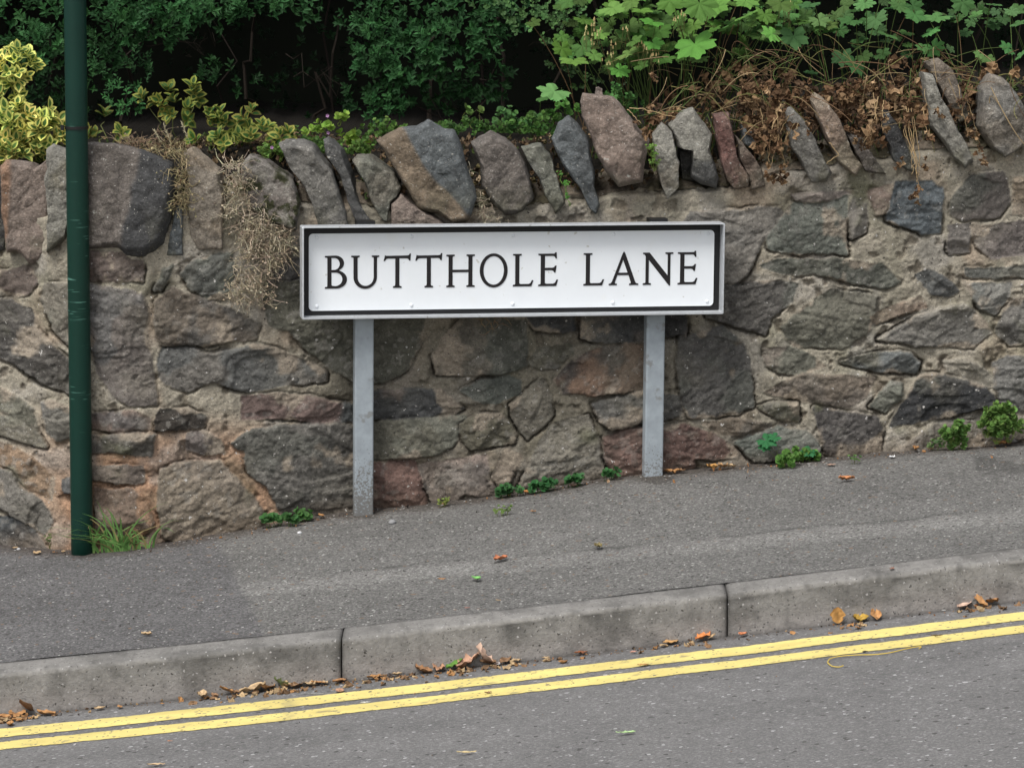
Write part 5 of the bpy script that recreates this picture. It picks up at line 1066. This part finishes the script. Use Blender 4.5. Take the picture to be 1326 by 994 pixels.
hang('dry stems reaching across the slanting grey stone at the right', [[(1022,170),(1015,195),(1008,200)], [(1033,160),(1028,175)], [(1075,185),(1085,200),(1070,212)]], [(1050,165,9),(1046,155,8)], 8)

# ------------------------------------------------------------------ fallen leaves and litter
def dry_leaf(px, py, s, label, fn=on_road, colr=(.30, .15, .055), curl=.6, seed=0, name='fallen_leaf', stand=0., group='fallen leaves in the gutter', cat='leaf', wd=.55, rz=None, kind_=None):
    rr = np.random.default_rng(seed+1000); p = fn(px, py); S = s*p[1]/FPX; m, n = 9, 7; V = []; Cc = []
    yaw = rr.uniform(0, 6.28) if rz is None else rz
    for i in range(m):
        t = i/(m-1); hw = wd*.5*(math.sin(math.pi*min(1, t*.97+.02))**.75)*(1+.12*rr.normal())
        for j in range(n):
            v = (j/(n-1)-.5)*2; x = v*hw; y = t-.5; z = curl*(.55*v*v*hw*1.4+.7*(t-.5)**2)+.075*rr.normal()*curl+.03
            V.append((x, y, z)); Cc.append(np.array(colr)*rr.uniform(.6, 1.3)*(.8 if j == n//2 else 1))
    V = np.array(V)*S; V[:, 2] -= V[:, 2].min()
    if stand: ca, sa = math.cos(stand), math.sin(stand); V = np.stack([V[:, 0], V[:, 1]*ca-V[:, 2]*sa, V[:, 1]*sa+V[:, 2]*ca], 1); V[:, 2] -= V[:, 2].min()
    ca, sa = math.cos(yaw), math.sin(yaw); V = np.stack([V[:, 0]*ca-V[:, 1]*sa, V[:, 0]*sa+V[:, 1]*ca, V[:, 2]], 1)+p; V[:, 2] += .004
    lo = fn is on_road
    F = grid_faces(m, n)
    o = thing_mesh(name, V, F, M_dry, label, cat, group, col=np.array(Cc)*1.1, smooth=True); return o
OR, BRN, TAN, PNK, GRN = (.36, .19, .08), (.21, .125, .07), (.42, .30, .175), (.50, .35, .27), (.10, .20, .04)
LV = [(22,928,34,'orange brown leaf lying flat at the far left end of the gutter',OR,.5,0),(6,931,26,'dark orange leaf cut by the left edge of the picture',OR,.6,0),(38,918,30,'upright crumpled brown leaf leaning on the kerb at the far left',BRN,.6,.7),(60,926,26,'bright orange leaf right of the upright leaf at the far left',OR,.6,0),(13,939,18,'small orange leaf nearest the yellow line at the far left',OR,.5,0),(2,934,20,'brown leaf tip at the very left of the gutter',BRN,.6,0),
 (129,919,15,'single tan curled leaf alone by the left kerb stone',TAN,.6,0),(155,917,12,'small dark orange leaf just right of the lone tan leaf',OR,.5,0),(210,913,7,'tiny orange leaf scrap left of the leaf pile',OR,.5,0),
 (262,905,22,'first curled tan leaf at the left of the leaf pile',TAN,.8,0),(278,903,16,'brown leaf second from the left in the leaf pile',BRN,.8,0),(294,900,22,'orange leaf on end in the left of the leaf pile',OR,.8,.4),(310,899,18,'dark brown leaf in the left middle of the pile',BRN,.7,0),(328,897,34,'long tan leaf across the middle of the leaf pile',TAN,.8,.2),(346,894,30,'long orange brown leaf beside the green one in the pile',OR,.7,.2),(362,891,24,'pale green leaf standing in the leaf pile',(.22,.27,.12),.9,.6),(372,888,20,'tan leaf right behind the green leaf of the pile',TAN,.7,.3),(385,888,24,'brown leaf in the right part of the leaf pile',BRN,.8,0),(400,887,24,'pale tan leaf in the right part of the pile',TAN,.7,0),(412,886,18,'orange leaf second from the right of the pile',OR,.7,0),(421,885,14,'last small tan leaf at the right end of the pile',TAN,.6,0),(440,882,22,'brown leaf lying just left of the first kerb joint',(.32,.17,.08),.5,0),(440,896,20,'flat tan leaf between kerb and yellow line below the first joint',(.38,.22,.14),.3,0),
 (484,879,20,'thin orange leaf just right of the first kerb joint',OR,.6,0),(497,876,12,'small brown leaf beside the thin orange leaf',BRN,.6,0),(514,875,14,'small tan leaf midway along the kerb foot',TAN,.6,0),
 (548,870,24,'brown leaf at the left of the middle leaf heap',(.26,.14,.07),.8,.2),(568,868,26,'reddish tan leaf in the middle leaf heap',(.36,.2,.12),.8,0),(590,865,24,'green leaf in the middle leaf heap',GRN,.7,.4),(608,861,34,'large pinkish brown crumpled leaf of the middle heap',(.42,.25,.17),.9,.4),(625,858,34,'pale pink curled leaf standing at the right of the middle heap',PNK,1.0,.8),(632,862,22,'dark brown leaf under the pale pink curled leaf',BRN,.7,0),(655,858,20,'brown leaf apart to the right of the middle heap',BRN,.8,.2),(668,858,16,'small tan leaf right of the middle heap',TAN,.6,0),(645,861,14,'white scrap of paper beside the middle heap',(.6,.6,.62),.3,0),
 (752,846,18,'dark red brown leaf at the kerb foot left of the second joint',(.2,.08,.04),.5,0),(707,853,10,'tiny tan leaf between heap and second joint',TAN,.5,0),(820,846,10,'small pink leaf on the road left of the second joint',(.4,.22,.17),.4,0),
 (868,833,22,'orange brown leaf left of the second kerb joint',(.38,.22,.09),.5,0),(910,827,26,'bright orange leaf with folded edge left of the second joint',(.55,.2,.07),.7,.2),(922,827,12,'pale scrap of leaf touching the folded orange leaf',TAN,.8,.4),(962,824,15,'orange red leaf just right of the second kerb joint',(.5,.19,.09),.6,0),
 (1082,803,24,'round golden brown leaf standing against the kerb',(.36,.19,.06),.25,1.35),(1113,803,24,'olive and orange leaf lying right of the round leaf',(.38,.24,.05),.8,.2),(1133,801,24,'orange curled leaf right of the olive leaf',OR,.9,.4),(1248,786,24,'pale pink leaf at the left of the right hand heap',PNK,.6,.2),(1266,782,26,'orange brown crumpled leaf in the right hand heap',OR,.8,.4),(1282,779,26,'orange leaf at the right of the right hand heap',(.4,.2,.08),.8,.3),(1222,792,6,'tiny white scrap near the right hand heap',(.5,.5,.48),.3,0)]
for i, (px, py, s, lab, c, cu, stn) in enumerate(LV): dry_leaf(px, py, s*(.9 if 'round' in lab else 1.08), lab, on_road, c, cu*.8, i, stand=stn, wd=.9 if 'round' in lab else .55, rz=(0. if 'round' in lab else None), cat='paper scrap' if 'paper' in lab or 'white scrap' in lab else 'leaf')
PV = [(190,824,13,'small tan curled leaf on the dark pavement patch at the left',TAN,.8),(648,726,22,'reddish orange leaf flat on the pavement below the sign',(.42,.16,.08),.5),(775,710,16,'olive brown leaf on the pale band of the pavement',(.16,.13,.06),.8),(572,752,9,'small orange scrap on the pavement band',OR,.4),(616,752,17,'bright green fallen leaf on the pavement',(.18,.42,.12),.5),(645,779,7,'tiny tan scrap near the kerb below the sign',TAN,.4),(605,789,6,'tiny red brown scrap at the kerb edge',(.3,.1,.06),.4),(1096,624,18,'orange leaf on the pavement at the right near the wall',(.45,.2,.09),.7),(1155,738,10,'faint reddish leaf on the pavement at the right',(.25,.13,.09),.3),
 (48,718,14,'tan wood chip on the pavement left of the green pole',TAN,.5),(83,714,8,'small tan scrap closest to the left of the green pole',TAN,.5),(22,708,8,'pale crumb at the foot of the left wall',TAN,.5),(416,670,12,'orange leaf beside the small weed left of the post',OR,.6),(682,637,12,'orange leaf between the weeds at the wall foot',(.45,.2,.07),.6),(742,632,9,'round brown snail shaped crumb beside the middle weed',(.2,.13,.1),1.),(690,664,7,'orange crumb on the pavement below the dense weed',OR,.4),(575,655,9,'orange leaf at the foot of the red stones',OR,.6),(920,602,14,'golden leaf at the wall foot right of the right sign post',(.5,.27,.09),.9),(934,601,16,'tan leaf at the wall foot farther right of the sign post',(.42,.25,.12),.9),(945,604,12,'pale dry leaf beside the tan one at the wall foot',TAN,.8),(870,614,18,'orange brown leaf touching the right sign post',OR,.6),(880,608,14,'dark orange leaf behind the right sign post base',BRN,.6),(1180,577,14,'orange leaf leaning at the wall foot near the right',OR,.9),(1200,577,10,'tan leaf left of the small pale weed',TAN,.8),(1290,572,16,'orange leaf below the largest bright weed',OR,.8),(1302,571,14,'tan leaf right below the largest bright weed',TAN,.8),(1308,573,12,'grey pebble like crumb at the right wall foot',(.2,.19,.18),1.),(1076,604,12,'pinkish flat leaf right of the rosette weed',(.36,.24,.18),.3),(1155,594,10,'white feather scrap on the pavement near the right',(.6,.6,.6),.7),(820,962,9,'leafless dummy',TAN,.4)]
for i, (px, py, s, lab, c, cu) in enumerate(PV[:-1]): dry_leaf(px, py, s*1.2, lab, on_pave, c, cu, 100+i, group='fallen leaves on the pavement')
RV = [(810,951,24,'pale green leaf lying flat on the road near the bottom',(.32,.45,.22),.3,.25),(604,977,24,'long dry tan leaf at the bottom edge of the road',(.45,.36,.2),.3,.18),(202,992,22,'tan leaf cut by the bottom edge at the left',(.42,.3,.18),.3,.3),(220,961,7,'tiny orange crumb on the road below the yellow lines',(.45,.2,.1),.3,.5),(473,911,12,'white cigarette end lying on the lower yellow line',(.7,.68,.62),.2,.25),(833,863,14,'orange leaf lying on the upper yellow line',(.42,.22,.08),.3,.4),(1213,826,14,'dark worm of dirt lying on the lower yellow line',(.12,.09,.04),.6,.2),(1120,847,7,'black crumb beside the yellow string',(.03,.03,.03),.8,.5),(632,899,9,'brown crumb on the lower yellow line below the heap',BRN,.6,.6),(410,900,20,'thin pale grass blade on the road beside the upper yellow line',(.4,.38,.33),.1,.1)]
for i, (px, py, s, lab, c, cu, wd) in enumerate(RV): dry_leaf(px, py, s*1.1, lab, on_road, c, cu, 200+i, group='small litter on the road', wd=wd, rz=1.57+.1, cat='cigarette end' if 'cigarette' in lab else 'litter')
# yellow string
a = Acc(); pts = [(1092,864),(1087,866),(1077,865),(1071,860),(1074,855),(1085,852),(1110,850),(1130,850),(1150,848),(1170,843),(1184,840),(1194,839),(1190,842)]
Q = np.array([on_road(*p) for p in pts]); t = np.linspace(0, len(Q)-1, 60); Q = np.stack([np.interp(t, range(len(Q)), Q[:, k]) for k in range(3)], 1)
for _ in range(3): Q[1:-1] = (Q[:-2]+2*Q[1:-1]+Q[2:])/4
Q[:, 2] += .005; V, F = tube(Q, .0013, 5); a.add(V, F, (.55, .40, .08)); a.thing('yellow_string', M_dry, 'thin yellow string curled on the road beside the double lines', 'string')
# pebbles
for i, (px, py, s, lab) in enumerate([(508,678,11,'grey pebble on the pavement below the left sign post'),(388,691,7,'white stone chip on the pavement below the weed'),(26,709,6,'small pale pebble at the foot of the left wall')]):
    p = on_pave(px, py); r = s*.5*p[1]/FPX; bmv = []; rr = np.random.default_rng(i); m = 8
    V = []; F = []
    for u in range(7):
        for v in range(m): th = math.pi*u/6; ph = 2*math.pi*v/m; q = r*rr.uniform(.85, 1.1); V.append((p[0]+q*math.sin(th)*math.cos(ph), p[1]+q*math.sin(th)*math.sin(ph), p[2]+r*.4+q*.65*math.cos(th)))
    F = [(u*m+v, u*m+(v+1) % m, (u+1)*m+(v+1) % m, (u+1)*m+v) for u in range(6) for v in range(m)]
    thing_mesh('pebble', np.array(V), F, M_dry, lab, 'pebble', col=np.ones((len(V), 3))*([.24, .55, .42][i]), smooth=True)
# loose grit and crumbs along the wall foot and the gutter
a = Acc(); rr = np.random.default_rng(99)
def crumbs(fn, n, xr_, yf, cols, smin=.0012, smax=.004):
    for i in range(n):
        px = rr.uniform(*xr_); p = fn(px, yf(px)); s = rr.uniform(smin, smax)*(1 if rr.random() < .9 else 2); a.add(*scatter(CT[rr.integers(6)], (p+[0, 0, s*.4])[None], rr.normal(size=(1, 3)), rr.normal(size=(1, 3)), [s*1.6], (np.array(cols[rr.integers(len(cols))])*rr.uniform(.7, 1.3))[None]))
bl = lambda px: np.interp(px, [b_[0] for b_ in _b], [b_[1] for b_ in _b])
crumbs(on_pave, 420, (0, 1326), lambda x: bl(x)+abs(rr.normal())*9, [(.10, .07, .05), (.3, .2, .12), (.06, .05, .045), (.26, .24, .22), (.4, .2, .08)])
kf = lambda px: np.interp(px, [0, 447, 940, 1326], [929, 883, 826, 779])
crumbs(on_road, 300, (0, 1326), lambda x: kf(x)+abs(rr.normal())*2.5, [(.10, .07, .05), (.26, .13, .06), (.05, .04, .035), (.3, .2, .1)], .0012, .0042)
crumbs(on_pave, 110, (0, 1326), lambda x: rr.uniform(bl(x)+10, kf(x)-78), [(.45, .43, .4), (.05, .045, .04), (.3, .2, .12)], .001, .0022)
crumbs(on_road, 110, (0, 1326), lambda x: rr.uniform(min(kf(x)+8, 985), 990), [(.45, .43, .42), (.05, .045, .04), (.25, .16, .1)], .001, .0024)
for i in range(210):            # broken leaf flakes lying flat in the gutter
    c_ = [(20, 22), (345, 50), (430, 40), (500, 25), (600, 45), (660, 30), (900, 30), (1110, 25), (1265, 25), (700, 300)][rr.choice(10, p=[.12, .22, .1, .06, .18, .06, .06, .05, .05, .1])]
    px = float(np.clip(rr.normal(c_[0], c_[1]), 0, 1326)); p = on_road(px, kf(px)+2+abs(rr.normal())*3.5); s_ = rr.uniform(.006, .022)
    a.add(*scatter(CTL[rr.integers(6)], (p+[0, 0, s_*.15])[None], np.array([[rr.normal(), rr.normal(), .1]]), np.array([[rr.normal()*.3, -.2, 1.]]), [s_], (np.array([(.32, .17, .07), (.20, .12, .065), (.38, .27, .15), (.13, .08, .045)][rr.integers(4)])*rr.uniform(.7, 1.2))[None]))
a.thing('grit', M_dry, 'fine grit and leaf crumbs along the wall foot, the gutter and the tarmac', 'grit', kind='stuff')
